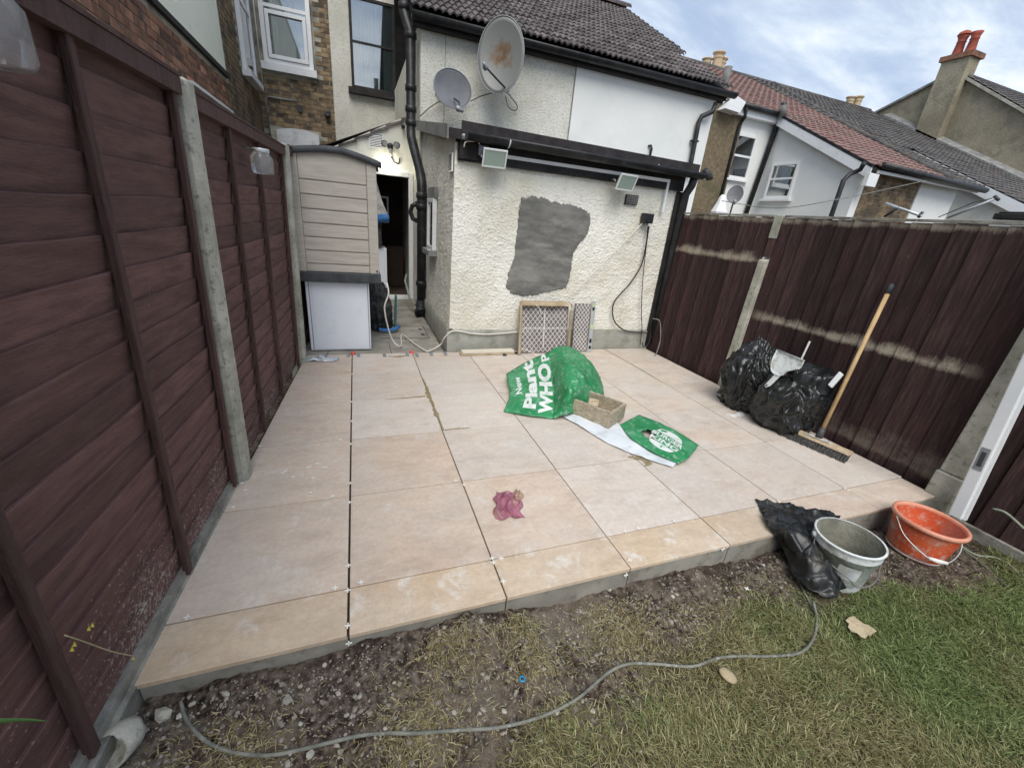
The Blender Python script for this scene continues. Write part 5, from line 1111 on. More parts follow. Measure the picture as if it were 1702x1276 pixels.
# white door-frame profile leaning on the fence
pf_ = thing('door_frame_profile', 'white plastic door frame length with lock keep leaning on the dark fence', 'frame length', (3.5, -.32, -.12))
p0 = at(1592, 858, 'x', 3.50); p1 = at(1735, 560, 'x', 3.56); d = (p1-p0); d = d.normalized()*1.9
sd_y = Vector((0, -1, 0)); nrm = d.cross(sd_y).normalized()
if nrm.x > 0: nrm = -nrm
wv = nrm.cross(d.normalized()).normalized()
if wv.y > 0: wv = -wv
bevel(MB().obox(p0+Vector((0, .03, 0)), d, wv*.062, nrm*.05).build('profile', 'upvc', pf_), .006, 2)
MB().obox(p0+Vector((0, .03, 0))+wv*.0625, d, wv*.010, nrm*.03).build('side_rebate', 'upvc', pf_)
kk = at(1640, 768, 'x', 3.45); s_ = (kk-p0).dot(d.normalized())
kp = MB().obox(p0+Vector((0, .03, 0))+d.normalized()*(s_-.07)+wv*.012+nrm*.0505, d.normalized()*.14, wv*.040, nrm*.002).build('lock_keep', 'grey_metal', pf_)
MB().obox(p0+Vector((0, .03, 0))+d.normalized()*(s_-.045)+wv*.022+nrm*.053, d.normalized()*.09, wv*.020, nrm*.002).build('keep_slot', 'dark_metal', kp)

# ------------------------------------------------------------------ storage cabinet on the white appliance
ap_ = thing('white_appliance', 'white enamel appliance with scuffed back panel under the grey cabinet', 'appliance', (-.09, 3.35, 0))
bevel(MB().box((-.39, 3.08, .004), (.19, 3.62, .705)).build('casing', 'appliance', ap_), .008, 2)
MB().box((-.335, 3.074, .02), (.165, 3.0795, .69)).build('back_panel', 'appliance', ap_)
for xx in (-.36, .175): MB().box((xx-.004, 3.076, .01), (xx+.004, 3.0795, .70)).build('edge_fold', 'grey_metal', ap_)
cb = thing('storage_cabinet', 'grey wood effect plastic garden cabinet with curved dark lid', 'cabinet', (-.07, 3.3, .71))
CY = 3.02
bevel(MB().box((-.455, CY-.015, .708), (.305, CY+.52, .80)).build('base', 'shed_dark', cb), .010, 2)
top = lambda x_: 1.775+.055*math.sin(math.pi*min(max((x_+.46)/.86, 0), 1))-.03*max(0, x_)/.3
xsL, xsR = -.44, .29
MB().prism([(xsL+.01, CY+.012, .801), (xsR-.01, CY+.012, .801)]+[(x_, CY+.012, top(x_)-.02) for x_ in np.linspace(xsR-.01, xsL+.01, 12)], (0, .48, 0)).build('carcass', 'shed', cb)
for (a_, b_) in ((xsL, xsL+.085), (xsR-.085, xsR)):
    bevel(MB().prism([(a_, CY-.008, .801), (b_, CY-.008, .801), (b_, CY-.008, top(b_)-.012), (a_, CY-.008, top(a_)-.012)], (0, .02, 0)).build('corner_stile', 'shed', cb), .006, 2)
z = .803; nb = 8
for k in range(nb):
    h = .118 if k else .075; z2 = min(z+h, top(0)-.03)
    if k == nb-1: pts = [(xsL+.088, CY, z), (xsR-.088, CY, z)]+[(x_, CY, top(x_)-.014) for x_ in np.linspace(xsR-.088, xsL+.088, 10)]
    else: pts = [(xsL+.088, CY, z), (xsR-.088, CY, z), (xsR-.088, CY, z2-.010), (xsL+.088, CY, z2-.010)]
    bevel(MB().prism(pts, (0, .014, 0)).build('plank', 'shed', cb), .005, 2)
    z = z2
P = []
for x_ in np.linspace(-.475, .335, 18):
    zz = top(x_); P.append([(x_, CY-.03, zz-.022), (x_, CY-.03, zz+.028), (x_, CY+.0, zz+.034), (x_, CY+.52, zz+.036), (x_, CY+.52, zz-.02)])
MB().grid(P).build('lid', 'shed_dark', cb, True).modifiers.new('solid', 'SOLIDIFY').thickness = .012
for x_, z_ in ((-.32, 1.79), (.22, 1.79), (-.42, .75), (.02, .755), (.27, .83)): MB().lathe([(0, .006), (.008, .005), (.010, 0)], 8, (x_, CY-.018, z_), (0, -1, 0)).build('screw', 'dark_metal', cb)

# rucksack on the passage floor
def blob(name, c, s, seed, mat, label, cat_, fold=.18, flat=.0, sub_=5, freq=2.2, lean=(0, 0), tie=None):
    bm = bmesh.new(); bmesh.ops.create_icosphere(bm, subdivisions=sub_, radius=1)
    o3 = Vector((seed*3.1, seed*1.7, seed*.9))
    for v in bm.verts:
        n0 = v.co.normalized()
        q = Vector((n0.x*1.0, n0.y*1.0, n0.z*.55))
        wv_ = Vector((noise.noise(q*1.5+o3), noise.noise(q*1.5+o3*2), noise.noise(q*1.5-o3)))
        rg = 1-abs(noise.noise((q+wv_*.35)*freq+o3)); rg2 = 1-abs(noise.noise((q+wv_*.5)*freq*2.3+o3)); rg3 = 1-abs(noise.noise((q+wv_*.6)*freq*5+o3*2))
        an_ = math.atan2(n0.y, n0.x); rad_ = 1-abs(noise.noise(Vector((math.cos(an_)*3.2, math.sin(an_)*3.2, n0.z*.9))+o3+wv_)); k = 1+fold*(.34*(rg**2-.6)+.42*(rg2**4-.5)+.07*(rg3**3-.55)+.30*(rad_**4-.5)*(.35+.65*abs(n0.z)))+.16*noise.noise(n0*1.3+o3)
        p = n0*k
        if abs(p.x) > 0: p.x = math.copysign(abs(p.x)**.85, p.x)
        if abs(p.y) > 0: p.y = math.copysign(abs(p.y)**.85, p.y)
        z_ = p.z
        if tie: 
            f_ = 1-tie*max(0, z_)**1.7; p.x *= f_; p.y *= f_
        z_ = max(z_, -.86)
        zz = (z_+.86)/1.86
        v.co = Vector((p.x*s[0]+lean[0]*zz, p.y*s[1]+lean[1]*zz, zz*s[2]))
    me = bpy.data.meshes.new(name); bm.to_mesh(me); bm.free(); me.materials.append(W[mat]); me.polygons.foreach_set('use_smooth', [True]*len(me.polygons))
    o = link(name, me, None, c)
    if label: tag(o, label, cat_)
    return o
rk = blob('rucksack', (.34, 3.95, -.004), (.135, .20, .60), 3, 'rucksack', 'slumped black rucksack on the paving beside the white appliance', 'bag', .75, freq=2.8, lean=(-.06, 0))
cable_ = MB().tube(cat([(.30, 3.72, .05), (.38, 3.70, .045), (.48, 3.73, .05), (.54, 3.82, .06)], 6), .022, 8).build('blue_trim', 'cloth_blue', rk, True)
tl_ = MB().obox((.50, 3.95, -.004), (.02, 0, 0), (0, .12, 0), (.02, .05, .40)).build('teal_board', 'teal'); tag(tl_, 'narrow teal board propped behind the rucksack', 'board')
# foil scrap and tile spacers, wedges, caps
def crumple(name, c, sx, sy, h, seed, mat, label, cat_, n=26, freq=9, rag=.25):
    P = []
    for i in range(n+1):
        row = []
        for j in range(n+1):
            u, v = i/n*2-1, j/n*2-1
            rr = max(abs(u), abs(v)); k = 1+rag*noise.noise(Vector((math.atan2(v, u)*1.4, seed, 0)))
            x_, y_ = u*sx*k, v*sy*k
            f_ = abs(noise.noise(Vector((x_*freq*1.0, y_*freq, seed))))*1.3+.5*abs(noise.noise(Vector((x_*freq*2.6, y_*freq*2.6, seed+4))))
            row.append(Vector((x_+.02*noise.noise(Vector((x_*9, y_*9, seed+9))), y_+.02*noise.noise(Vector((x_*9, y_*9, seed+19))), .003+h*f_*(1-.75*rr**3))))
        P.append(row)
    o = MB().grid(P).build(name, mat, None, True, loc=c); o.modifiers.new('solid', 'SOLIDIFY').thickness = .003
    return tag(o, label, cat_)
crumple('film_scrap', at(527, 598, 'z', .002), .19, .055, .06, 3, 'foil', 'crumpled silvery plastic film at the foot of the far concrete post', 'film')
def cross(c, rz, s=.011, upright=False):
    mb = MB(); a = .0022
    mb.box((-s, -a, 0), (s, a, .004)).box((-a, -s, 0), (a, -a-.0001, .0038)).box((-a, a+.0001, 0), (a, s, .0038))
    o = link('tile_spacer', SPM, None, c); o.rotation_euler = (R(90) if upright else 0, 0, rz); return o
mb = MB(); s, a = .011, .0023
SPM = mb.box((-s, -a, 0), (s, a, .0042)).box((-a, -s, 0), (a, -a-.0001, .004)).box((-a, a+.0001, 0), (a, s, .004)).mesh('tile_spacer', 'spacer')
loose = [(512, 778), (515, 776), (537, 777), (527, 771), (542, 777), (487, 793), (520, 795), (470, 786), (516, 819), (475, 783)]
for px, py in loose: tag(cross(at(px, py, 'z', .002), random.uniform(0, 1.5)), 'white cross tile spacer lying loose on a tile near the lap fence', 'tile spacer', 'loose tile spacers')
inj = [(584, 668), (585, 622), (584, 700), (583, 738), (582, 803), (581, 835), (579, 940), (578, 981), (578, 1040), (818, 928), (820, 935), (833, 928), (600, 968), (557, 977), (836, 966), (1038, 883), (1060, 878), (566, 731), (1046, 931), (1295, 834), (1404, 812), (1494, 793), (553, 825), (311, 1026), (388, 843), (402, 803), (432, 742), (408, 815), (771, 806), (757, 799), (1120, 866), (1410, 815)]
for px, py in inj: tag(cross(at(px, py, 'z', .0015), random.uniform(-.15, .15)), 'white cross tile spacer standing in a patio tile joint', 'tile spacer', 'tile spacers in the joints')
for px, py in [(580, 1068), (1040, 955), (1201, 912)]: tag(cross(at(px, py, 'y', -.212)-Vector((0, 0, 0)), 0, upright=True), 'white cross tile spacer stuck in the joint of the step face', 'tile spacer', 'tile spacers in the step face')
p = gat(1240, 981); tag(cross(p+Vector((0, 0, .012)), .4), 'white cross tile spacer dropped on the bare soil', 'tile spacer')
for px, py in [(541, 592), (579, 591), (596, 591), (639, 591), (677, 590), (693, 591), (717, 589), (740, 588)]:
    p = at(px, py, 'z', .0); mb = MB().add([(-.016, -.045, .002), (.016, -.045, .002), (.016, .04, .002), (-.016, .04, .002), (-.016, -.045, .004), (.016, -.045, .004), (.016, .04, .013), (-.016, .04, .013)], [(0,3,2,1),(4,5,6,7),(0,1,5,4),(1,2,6,5),(2,3,7,6),(3,0,4,7)])
    tag(mb.build('levelling_wedge', 'tape', loc=(p.x, min(p.y, 2.915), .0)), 'grey levelling wedge along the far edge of the patio tiles', 'wedge', 'levelling wedges')
for i, (px, py) in enumerate([(587, 583), (683, 581)]):
    p = at(px, py, 'z', .01)
    o = MB().lathe([(0, .028), (.012, .027), (.020, .018), (.022, .006), (.03, .003), (.03, 0), (0, 0)], 14, (0, 0, 0)).build('red_plug', 'red_cap', None, True, loc=(p.x, 2.95, .001))
    tag(o, ['red plastic plug on the joint in front of the white appliance', 'red plastic plug where the white lead crosses the paving'][i], 'cap')
# mortar smears on joints
m, t, b = pbsdf('mortar_smear'); b.inputs['Base Color'].default_value = (.25, .19, .095, 1); b.inputs['Roughness'].default_value = .95
W['smear'] = M('damp_mortar', (.21, .165, .09), (.31, .25, .15), 20, .95, .4, 90)
def smear(pts, w0, seed, label):
    p = cat([at(x_, y_, 'z', .0) for x_, y_ in pts], 12); P = []
    for i, q in enumerate(p):
        tdir = (p[min(i+1, len(p)-1)]-p[max(i-1, 0)]).normalized(); s_ = Vector((-tdir.y, tdir.x, 0)); e_ = math.sin(math.pi*i/(len(p)-1))**.5
        wa = w0*e_*(.35+1.3*abs(noise.noise(Vector((i*.35, seed, 0))))); wb = w0*e_*(.35+1.5*abs(noise.noise(Vector((i*.31, seed+7, 0)))))
        P.append([q+s_*wa+Vector((0, 0, .0017)), q+s_*wa*.4+Vector((0, 0, .0035)), q-s_*wb*.4+Vector((0, 0, .0035)), q-s_*wb+Vector((0, 0, .0017))])
    tag(MB().grid(P).build('mortar_smear', 'smear', None, True), label, 'mortar')
smear([(702, 628), (713, 655), (722, 680), (738, 716)], .026, 1, 'brown mortar smear running along the joint beside the rag tiles')
smear([(640, 664), (690, 660), (716, 657)], .014, 2, 'short mortar smear on the cross joint nearer the white appliance')
smear([(730, 716), (755, 713), (782, 711)], .014, 3, 'short mortar smear crossing at the end of the long smear')
smear([(1042, 760), (1060, 761), (1078, 768), (1072, 775)], .04, 4, 'dark mortar stain at the tile corner below the banner')
smear([(1003, 580), (1047, 604), (1075, 620), (1102, 636)], .012, 5, 'thin mortar line along the joint near the spirit level')
smear([(645, 592), (662, 593), (676, 591)], .03, 6, 'brown green mortar dab among the grey wedges')
# planks by the plinth
pk = thing('timber_offcut', 'two stacked pale timber battens lying along the plinth', 'timber', (1.42, 2.86, 0)) if False else None
a = at(765, 592, 'z', 0); b_ = at(852, 586, 'z', 0)
o = bevel(MB().obox((1.10, 2.80, .003), (.62, .02, 0), (-.004, .09, 0), (0, 0, .024)).build('timber_batten', 'wood_raw'), .002, 1); tag(o, 'lower raw timber batten lying along the extension plinth', 'timber')
o = bevel(MB().obox((1.115, 2.795, .028), (.60, .025, 0), (-.004, .085, 0), (0, 0, .022)).build('timber_batten', 'pale_wood'), .002, 1); tag(o, 'upper pale timber batten stacked on another by the plinth', 'timber')
for i, (px, py, sz) in enumerate([(839, 591, .026), (858, 588, .03)]):
    p = at(px, py, 'z', 0); mb = MB(); rock(mb, (0, 0, 0), sz, 40+i); tag(mb.build('black_clip', 'black_plastic', loc=p+Vector((0, 0, .012))), ['small black clip at the end of the timber battens', 'black clip against the cardboard tile box'][i], 'clip')

# ------------------------------------------------------------------ tile box, small tile, spirit level
def grid_tile(parent, o, u, v, n, nx_, nz_, lw):
    """white raised grid lines on a tile back"""
    o, u, v, n = map(Vector, (o, u, v, n)); mb = MB(); eu, ev = u.normalized(), v.normalized()
    L = u.length; H = v.length; s = L/nx_
    k = -nz_*2
    import itertools
    def clip(a, d):
        t0, t1 = 0, 10
        for c, dd, mx_ in ((a[0], d[0], L), (a[1], d[1], H)):
            if abs(dd) < 1e-9:
                continue
            ta, tb_ = (0-c)/dd, (mx_-c)/dd
            t0, t1 = max(t0, min(ta, tb_)), min(t1, max(ta, tb_))
        return (t0, t1) if t1 > t0 else None
    for sgn in (1, -1):
        for k in range(-int(H/s)-nx_-2, nx_+int(H/s)+2):
            a = (k*s, 0) if sgn > 0 else (k*s, 0); d = (sgn*.64, .77)
            r_ = clip(a, d)
            if not r_ or r_[1]-r_[0] < .01: continue
            p, q = o+eu*(a[0]+d[0]*r_[0])+ev*(a[1]+d[1]*r_[0]), o+eu*(a[0]+d[0]*r_[1])+ev*(a[1]+d[1]*r_[1])
            w_ = (eu*-d[1]+ev*d[0])*lw
            mb.add([p-w_, q-w_, q+w_, p+w_, ], [(0, 1, 2, 3)]) if False else mb.obox(p-w_, q-p, w_*2, n*(.0016+.0003*(sgn > 0)))
    return stuff(mb.build('raised_grid', 'box_line', parent))
tb = thing('tile_box', 'opened cardboard box with a grid backed tile leaning on the plinth', 'tile box', (2.08, 2.9, 0))
o0 = Vector((1.78, 2.845, .006)); uu = Vector((.60, 0, 0)); vv = Vector((0, .09, .565)); n_ = uu.cross(vv).normalized()
tl2 = MB().obox(o0, uu, vv, -n_*.02).build('tile', 'box_dark', tb)
grid_tile(tl2, o0+uu*.02+vv*.02+n_*.0005, uu*.96, vv*.96, n_, 10, 13, .0024)
MB().obox(o0+uu*.5-uu.normalized()*.004+vv*.08+n_*.0025, uu.normalized()*.008, vv*.86, n_*.001).build('cross_rib', 'box_line', tl2); MB().obox(o0+uu*.04+vv*.49+n_*.0037, uu*.92, vv.normalized()*.008, n_*.001).build('cross_rib', 'box_line', tl2)
MB().obox(o0+Vector((-.025, -.03, 0))+n_*0, (.022, 0, 0), vv*1.03, n_*.03).build('side_flap', 'card', tb)
MB().obox(o0+uu+Vector((.003, -.03, 0)), (.035, .02, 0), vv*1.0, n_*.012).build('side_flap', 'card', tb)
fl = [[o0+vv*1.0+uu*k_/12+n_*(.01+.014*math.sin(k_*1.1)+.05*s2)+Vector((0, 0, .02-.055*s2)) for s2 in (0, .5, 1)] for k_ in range(13)]
MB().grid(fl).build('torn_flap', 'card', tb, True).modifiers.new('solid', 'SOLIDIFY').thickness = .004
for p0_, p1_ in [((1.92, 2.83, .57), (1.98, 2.79, .47)), ((2.29, 2.83, .57), (2.36, 2.80, .52)), ((1.79, 2.80, .08), (1.98, 2.68, .004))]: MB().tube(cat([p0_, ((p0_[0]+p1_[0])/2+.01, (p0_[1]+p1_[1])/2-.01, (p0_[2]+p1_[2])/2+.01), p1_], 4), .004, 5).build('strap', 'cable_white', tb)
st2 = thing('cut_tile', 'narrow cut tile with gridded back leaning beside the cardboard box', 'tile', (2.55, 2.9, 0))
o1 = Vector((2.475, 2.865, .004)); u1 = Vector((.20, 0, 0)); v1 = Vector((0, .08, .565)); n1_ = u1.cross(v1).normalized()
tl3 = MB().obox(o1, u1, v1, -n1_*.018).build('tile', 'box_dark', st2); grid_tile(tl3, o1+n1_*.0005+u1*.02+v1*.01, u1*.96, v1*.98, n1_, 4, 13, .0024)
sv = thing('spirit_level', 'silver spirit level standing upright against the plinth', 'spirit level', (2.71, 2.88, 0))
o2 = Vector((2.678, 2.845, .004)); u2 = Vector((.052, 0, 0)); v2 = Vector((.012, .095, .60)); n2_ = u2.cross(v2).normalized()
bevel(MB().obox(o2, u2, v2, -n2_*.024).build('body', 'level', sv), .003, 1)
for f0_, f1_, mt in ((.06, .12, 'black_plastic'), (.18, .26, 'black_plastic'), (.46, .54, 'vial'), (.82, .88, 'black_plastic')): MB().obox(o2+u2*.22+v2*f0_+n2_*.0006, u2*.56, v2*(f1_-f0_), n2_*.002).build('vial_window', mt, sv)
MB().obox(o2+u2*.3+v2*.90+n2_*.0006, u2*.4, v2*.05, n2_*.002).build('vial', 'vial', sv)

# ------------------------------------------------------------------ banner, crate, rag
bn = thing('vinyl_banner', 'crumpled green vinyl banner with white lettering draped on the patio', 'banner', (1.5, 1.5, 0))
Z = lambda x_, y_, z_: at(x_, y_, 'z', z_)
S1 = sheet([[Z(837, 684, .006), Z(878, 691, .012), Z(920, 696, .006)], [Z(847, 655, .035), Z(884, 647, .09), Z(921, 648, .13)], [Z(841, 622, .06), Z(876, 601, .16), Z(914, 585, .27)]], 14, 14)
def wr(p, a, f_, s): return p+Vector((a*fbm((p.x+s, p.y, p.z), f_)*.4, a*fbm((p.x, p.y+s, p.z), f_)*.4, abs(a*fbm((p.x, p.y, p.z+s), f_))))
S1 = [[wr(p, .006, 7, 1) for p in r] for r in S1]
sol = lambda o, th=.004: setattr(o.modifiers.new('solid', 'SOLIDIFY'), 'thickness', th) or o
flap = sol(MB().grid(S1).build('lettered_flap', 'banner', bn, True), .003)
S2 = sheet([[Z(921, 696, .006), Z(935, 692, .03), Z(950, 690, .03), Z(962, 686, .012)], [Z(922, 648, .135), Z(948, 640, .26), Z(978, 645, .17), Z(1000, 662, .02)], [Z(918, 604, .25), Z(945, 596, .31), Z(978, 606, .22), Z(1002, 645, .012)], [Z(914, 585, .275), Z(938, 577, .27), Z(972, 596, .16), Z(1000, 635, .008)]], 14, 14)
S2 = [[wr(p, .030, 6, 3)+Vector((.010*abs(noise.noise(p*14)), .008*noise.noise(p*20), .030*(.5-abs(noise.noise(Vector((p.x*9+p.y*4, p.y*5, p.z*9))))))) if p.z > .02 else p for p in r] for r in S2]
for i_, r_ in enumerate(S2):
    u_ = i_/(len(S2)-1)*(len(S1)-1); a_ = min(int(u_), len(S1)-2); e_ = S1[a_][-1].lerp(S1[a_+1][-1], u_-a_)
    for j_ in range(6): r_[j_] = e_.lerp(r_[j_], (j_/6)**1.2) if j_ else e_.copy()
sol(MB().grid(S2).build('humped_fold', 'banner', bn, True), .003)
S3 = sheet([[Z(925, 687, .012), Z(960, 706, .01), Z(1000, 731, .008), Z(1050, 754, .008), Z(1118, 777, .006)], [Z(940, 684, .03), Z(975, 697, .03), Z(1015, 716, .02), Z(1058, 742, .02), Z(1124, 771, .014)], [Z(955, 684, .02), Z(990, 692, .022), Z(1028, 704, .02), Z(1066, 733, .016), Z(1128, 764, .010)]], 8, 8)
S3 = [[wr(p, .012, 9, 5) for p in r] for r in S3]
sol(MB().grid(S3).build('turned_white_back', 'banner_back', bn, True), .003)
S4 = sheet([[Z(1030, 706, .028), Z(1050, 729, .034), Z(1086, 752, .036), Z(1127, 771, .020)], [Z(1044, 699, .04), Z(1066, 713, .045), Z(1106, 733, .042), Z(1146, 760, .024)], [Z(1062, 690, .030), Z(1084, 698, .03), Z(1122, 716, .03), Z(1161, 740, .016)]], 10, 10)
S4 = [[wr(p, .008, 8, 7) for p in r] for r in S4]
mb = MB().grid(S4); nv4 = len(S4[0])
def in_tear(f):
    c_ = sum((Vector(mb.v[i]) for i in f), Vector())/4; u_ = CAM-c_
    d_ = c_-CAM; px = 851+FPX*d_.dot(RX)/d_.dot(_fw); py = 638-FPX*d_.dot(RU)/d_.dot(_fw)
    return 1066 < px < 1088 and abs(py-(718+(px-1067)*.28)) < 1+6*math.sin((px-1066)/24*3.0)
mb.f = [f for f in mb.f if not in_tear(f)]
sol(mb.build('logo_flap', 'banner', bn, True), .003)
def surf(S, u, v):                    # bilinear sample, u along rows, v along columns
    u = min(max(u, 0), .9999)*(len(S)-1); v = min(max(v, 0), .9999)*(len(S[0])-1); i, j = int(u), int(v); a_, b_ = u-i, v-j
    p = (S[i][j]*(1-a_)+S[i+1][j]*a_)*(1-b_)+(S[i][j+1]*(1-a_)+S[i+1][j+1]*a_)*b_
    n_ = (S[i+1][j]-S[i][j]).cross(S[i][j+1]-S[i][j]).normalized()
    if n_.dot(CAM-p) < 0: n_ = -n_
    return p+n_*.0045
def text_mesh(body, fat, spacing=1.0):
    cu = bpy.data.curves.new('t', 'FONT'); cu.body = body; cu.offset = fat; cu.resolution_u = 3; cu.space_character = spacing
    ob = bpy.data.objects.new('t', cu); COL.objects.link(ob); dg = bpy.context.evaluated_depsgraph_get()
    me = bpy.data.meshes.new_from_object(ob.evaluated_get(dg)); bpy.data.objects.remove(ob)
    bm = bmesh.new(); bm.from_mesh(me); bmesh.ops.remove_doubles(bm, verts=bm.verts, dist=1e-4); bmesh.ops.triangulate(bm, faces=bm.faces)
    for _ in range(3):
        ed = [e_ for e_ in bm.edges if e_.calc_length() > .16]
        if ed: bmesh.ops.subdivide_edges(bm, edges=ed, cuts=1); bmesh.ops.triangulate(bm, faces=bm.faces)
    bm.to_mesh(me); bm.free(); return me
def put_text(name, body, S, box, fat, swap, parent, keep=None):
    """box=(u0,u1,v0,v1): reading direction runs u0->u1 when swap else v0->v1"""
    me = text_mesh(body, fat); co = [v.co.copy() for v in me.vertices]
    x0, x1 = min(c.x for c in co), max(c.x for c in co); y0, y1 = min(c.y for c in co), max(c.y for c in co)
    for v in me.vertices:
        a_, b_ = (v.co.x-x0)/(x1-x0), (v.co.y-y0)/(y1-y0)
        if swap: u, vv_ = box[0]+(box[1]-box[0])*a_, box[2]+(box[3]-box[2])*b_
        else: u, vv_ = box[0]+(box[1]-box[0])*b_, box[2]+(box[3]-box[2])*a_
        v.co = surf(S, u, vv_)
    me.materials.clear(); me.materials.append(W['print']); me.update()
    return link(name, me, parent)
# reading upwards along u (row direction), letter tops towards v=0
put_text('lettering', 'New', S1, (.44, .80, .28, .14), .03, True, flap)
put_text('lettering', 'Plant', S1, (.13, .99, .63, .36), .045, True, flap)
put_text('lettering', 'WHO', S1, (.06, .86, .97, .68), .05, True, flap)
put_text('lettering', 'P', S1, (.885, .999, .97, .80), .03, True, flap)
# burger shaped logo: two bun halves and two words
lg = [o_ for o_ in bn.children if o_.name.startswith('logo_flap')][0]
def bun(v0, v1, top_, bot_, up):
    P = []
    for k in range(13):
        a_ = k/12; v = v0+(v1-v0)*a_; c_ = math.sqrt(max(0, 1-(2*a_-1)**2))
        P.append([surf(S4, (bot_ if up else top_)+0*c_, v), surf(S4, bot_+(top_-bot_)*c_ if up else top_-(top_-bot_)*c_, v)])
    MB().grid(P).build('logo_bun', 'print', lg, True)
bun(.50, .85, .86, .68, True); bun(.50, .84, .34, .18, False)
put_text('lettering', 'BURGER', S4, (.53, .66, .47, .88), .035, False, lg)
put_text('lettering', 'KING', S4, (.36, .50, .49, .86), .035, False, lg)
# crate
cr_ = thing('wooden_box_frame', 'open three sided wooden box frame lying on the green banner', 'box', Z(990, 690, .02))
a0 = Z(950, 688, .03); a1 = Z(1003, 709, .03); eu = (a1-a0); eu.z = 0; L = eu.length; eu.normalize(); ew = Vector((-eu.y, eu.x, 0)); W_ = .27; hz = Vector((0, 0, .13))
if ew.y < 0: ew = -ew
L = .30
bevel(MB().obox(a0, eu*L, ew*.022, hz).build('front_board', 'wood_grey', cr_), .002, 1)
bevel(MB().obox(a0+ew*(W_-.022), eu*L, ew*.022, hz).build('back_board', 'wood_grey', cr_), .002, 1)
bevel(MB().obox(a0+eu*(L+.001), eu*.024, ew*W_, hz*.97).build('end_board', 'wood_grey', cr_), .002, 1)
bevel(MB().obox(a0+ew*.023+eu*.03, eu*(L-.032), ew*(W_-.046), Vector((0, 0, .015))).build('base_board', 'wood_grey', cr_), .002, 1)
for k in range(3): MB().lathe([(0, .001), (.005, .0008), (.005, 0)], 6, a0+eu*(.09+.03*k)-ew*.0005+Vector((0, 0, .085)), -ew).build('nail_hole', 'dark_metal', cr_)
bk = MB().obox(a0+eu*.09+ew*.07+Vector((0, 0, .016)), eu*.075+ew*.03, ew*.12-eu*.05, Vector((0, 0, .085))).build('timber_block', 'wood_raw'); bevel(bk, .003, 1); tag(bk, 'small raw timber block sitting inside the wooden box frame', 'timber block')
# purple rag
rg_ = thing('rag', 'bunched purple cleaning cloth lying on a patio tile', 'rag', Z(845, 838, 0))
def ragmesh(n, r0, h, seed, sx, sy):
    P = []
    for i in range(n+1):
        row = []; r = i/n
        for k in range(49):
            a_ = 2*math.pi*k/48; o_ = Vector((math.cos(a_)*1.2, math.sin(a_)*1.2, seed))
            rad = r*r0*(1+.30*noise.noise(o_)+.10*noise.noise(o_*3)); x_, y_ = rad*math.cos(a_)*sx, rad*math.sin(a_)*sy
            q = Vector((x_*26, y_*20, seed)); q += Vector((noise.noise(q*.5)*1.6, noise.noise(q*.5+Vector((5, 0, 0)))*1.6, 0))
            row.append(Vector((x_, y_, .004+h*(1-r**3)*(.25+1.1*(1-abs(noise.noise(q)*2.0))*.55+.25*abs(noise.noise(q*2.3))))))
        P.append(row)
    return P
c0 = Z(845, 840, 0)
def folds(n, sx, sy, h, seed, rot):
    P = []
    for i in range(n+1):
        row = []
        for j in range(n+1):
            u, v = i/n*2-1, j/n*2-1
            k = 1+.22*noise.noise(Vector((u*1.3, v*1.3, seed)))
            x_, y_ = u*sx*k, v*sy*k
            f_ = .5+.5*math.sin(7*u+2.4*math.sin(2.3*v+seed)+1.2*v)            # long soft folds
            f2 = .5+.5*math.sin(9*v+2.0*math.sin(2.7*u+seed*2))
            edge = max(abs(u), abs(v))
            z_ = .004+h*(.62*f_**1.5+.30*f2*(1-abs(u)))*(1-.72*edge**4)
            x_ += .012*math.sin(6*v+seed); y_ += .010*math.sin(7*u+seed)
            row.append(Vector((x_*math.cos(rot)-y_*math.sin(rot), x_*math.sin(rot)+y_*math.cos(rot), z_)))
        P.append(row)
    return P
sol(MB().grid(folds(44, .070, .10, .055, 2.3, -.25)).build('cloth', 'rag', rg_, True, loc=c0), .004)
sol(MB().grid(folds(20, .020, .060, .022, 5.1, -.5)).build('buff_edge', 'rag_edge', rg_, True, loc=c0+Vector((.072, .045, 0))), .004)

# ------------------------------------------------------------------ bin bags, dustpan, broom
o = blob('bin_bag', (3.40, 1.20, .0), (.225, .25, .62), 2, 'binbag', 'full black bin bag leaning on the slim concrete post', 'bin bag', .40, sub_=6, freq=1.7, lean=(.03, .0), tie=.30)
sl_c = MB().grid(sheet([[Z(1190, 656, .006), Z(1205, 664, .02), Z(1222, 668, .04)], [Z(1196, 664, .005), Z(1212, 671, .015), Z(1230, 676, .03)]], 4, 4)).build('bag_corner', 'binbag', o, True)
o = blob('bin_bag', (3.36, .80, .0), (.22, .245, .52), 6, 'binbag', 'full black bin bag with open top behind the broom head', 'bin bag', .42, sub_=6, freq=1.7, lean=(.04, -.03), tie=.16)
ctrl = []
nk = 14
rimc = Vector((3.42, .75, .49)); P = []
for i, (rr2, dz2) in enumerate([(.9, -.10), (.88, -.03), (.92, .03), (.80, .045), (.66, .005), (.15, -.05)]):
    P.append([rimc+Vector((.19*rr2*math.cos(2*math.pi*k/40)*(1+.28*noise.noise(Vector((math.cos(2*math.pi*k/40)*3, math.sin(2*math.pi*k/40)*3, i*.5+3)))), .21*rr2*math.sin(2*math.pi*k/40)*(1+.28*noise.noise(Vector((math.cos(2*math.pi*k/40)*3, math.sin(2*math.pi*k/40)*3, i*.5+8)))), dz2+.06*noise.noise(Vector((math.cos(2*math.pi*k/40)*3, math.sin(2*math.pi*k/40)*3, i*.4))))) for k in range(41)])
MB().grid(P).build('open_mouth', 'binbag', o, True)
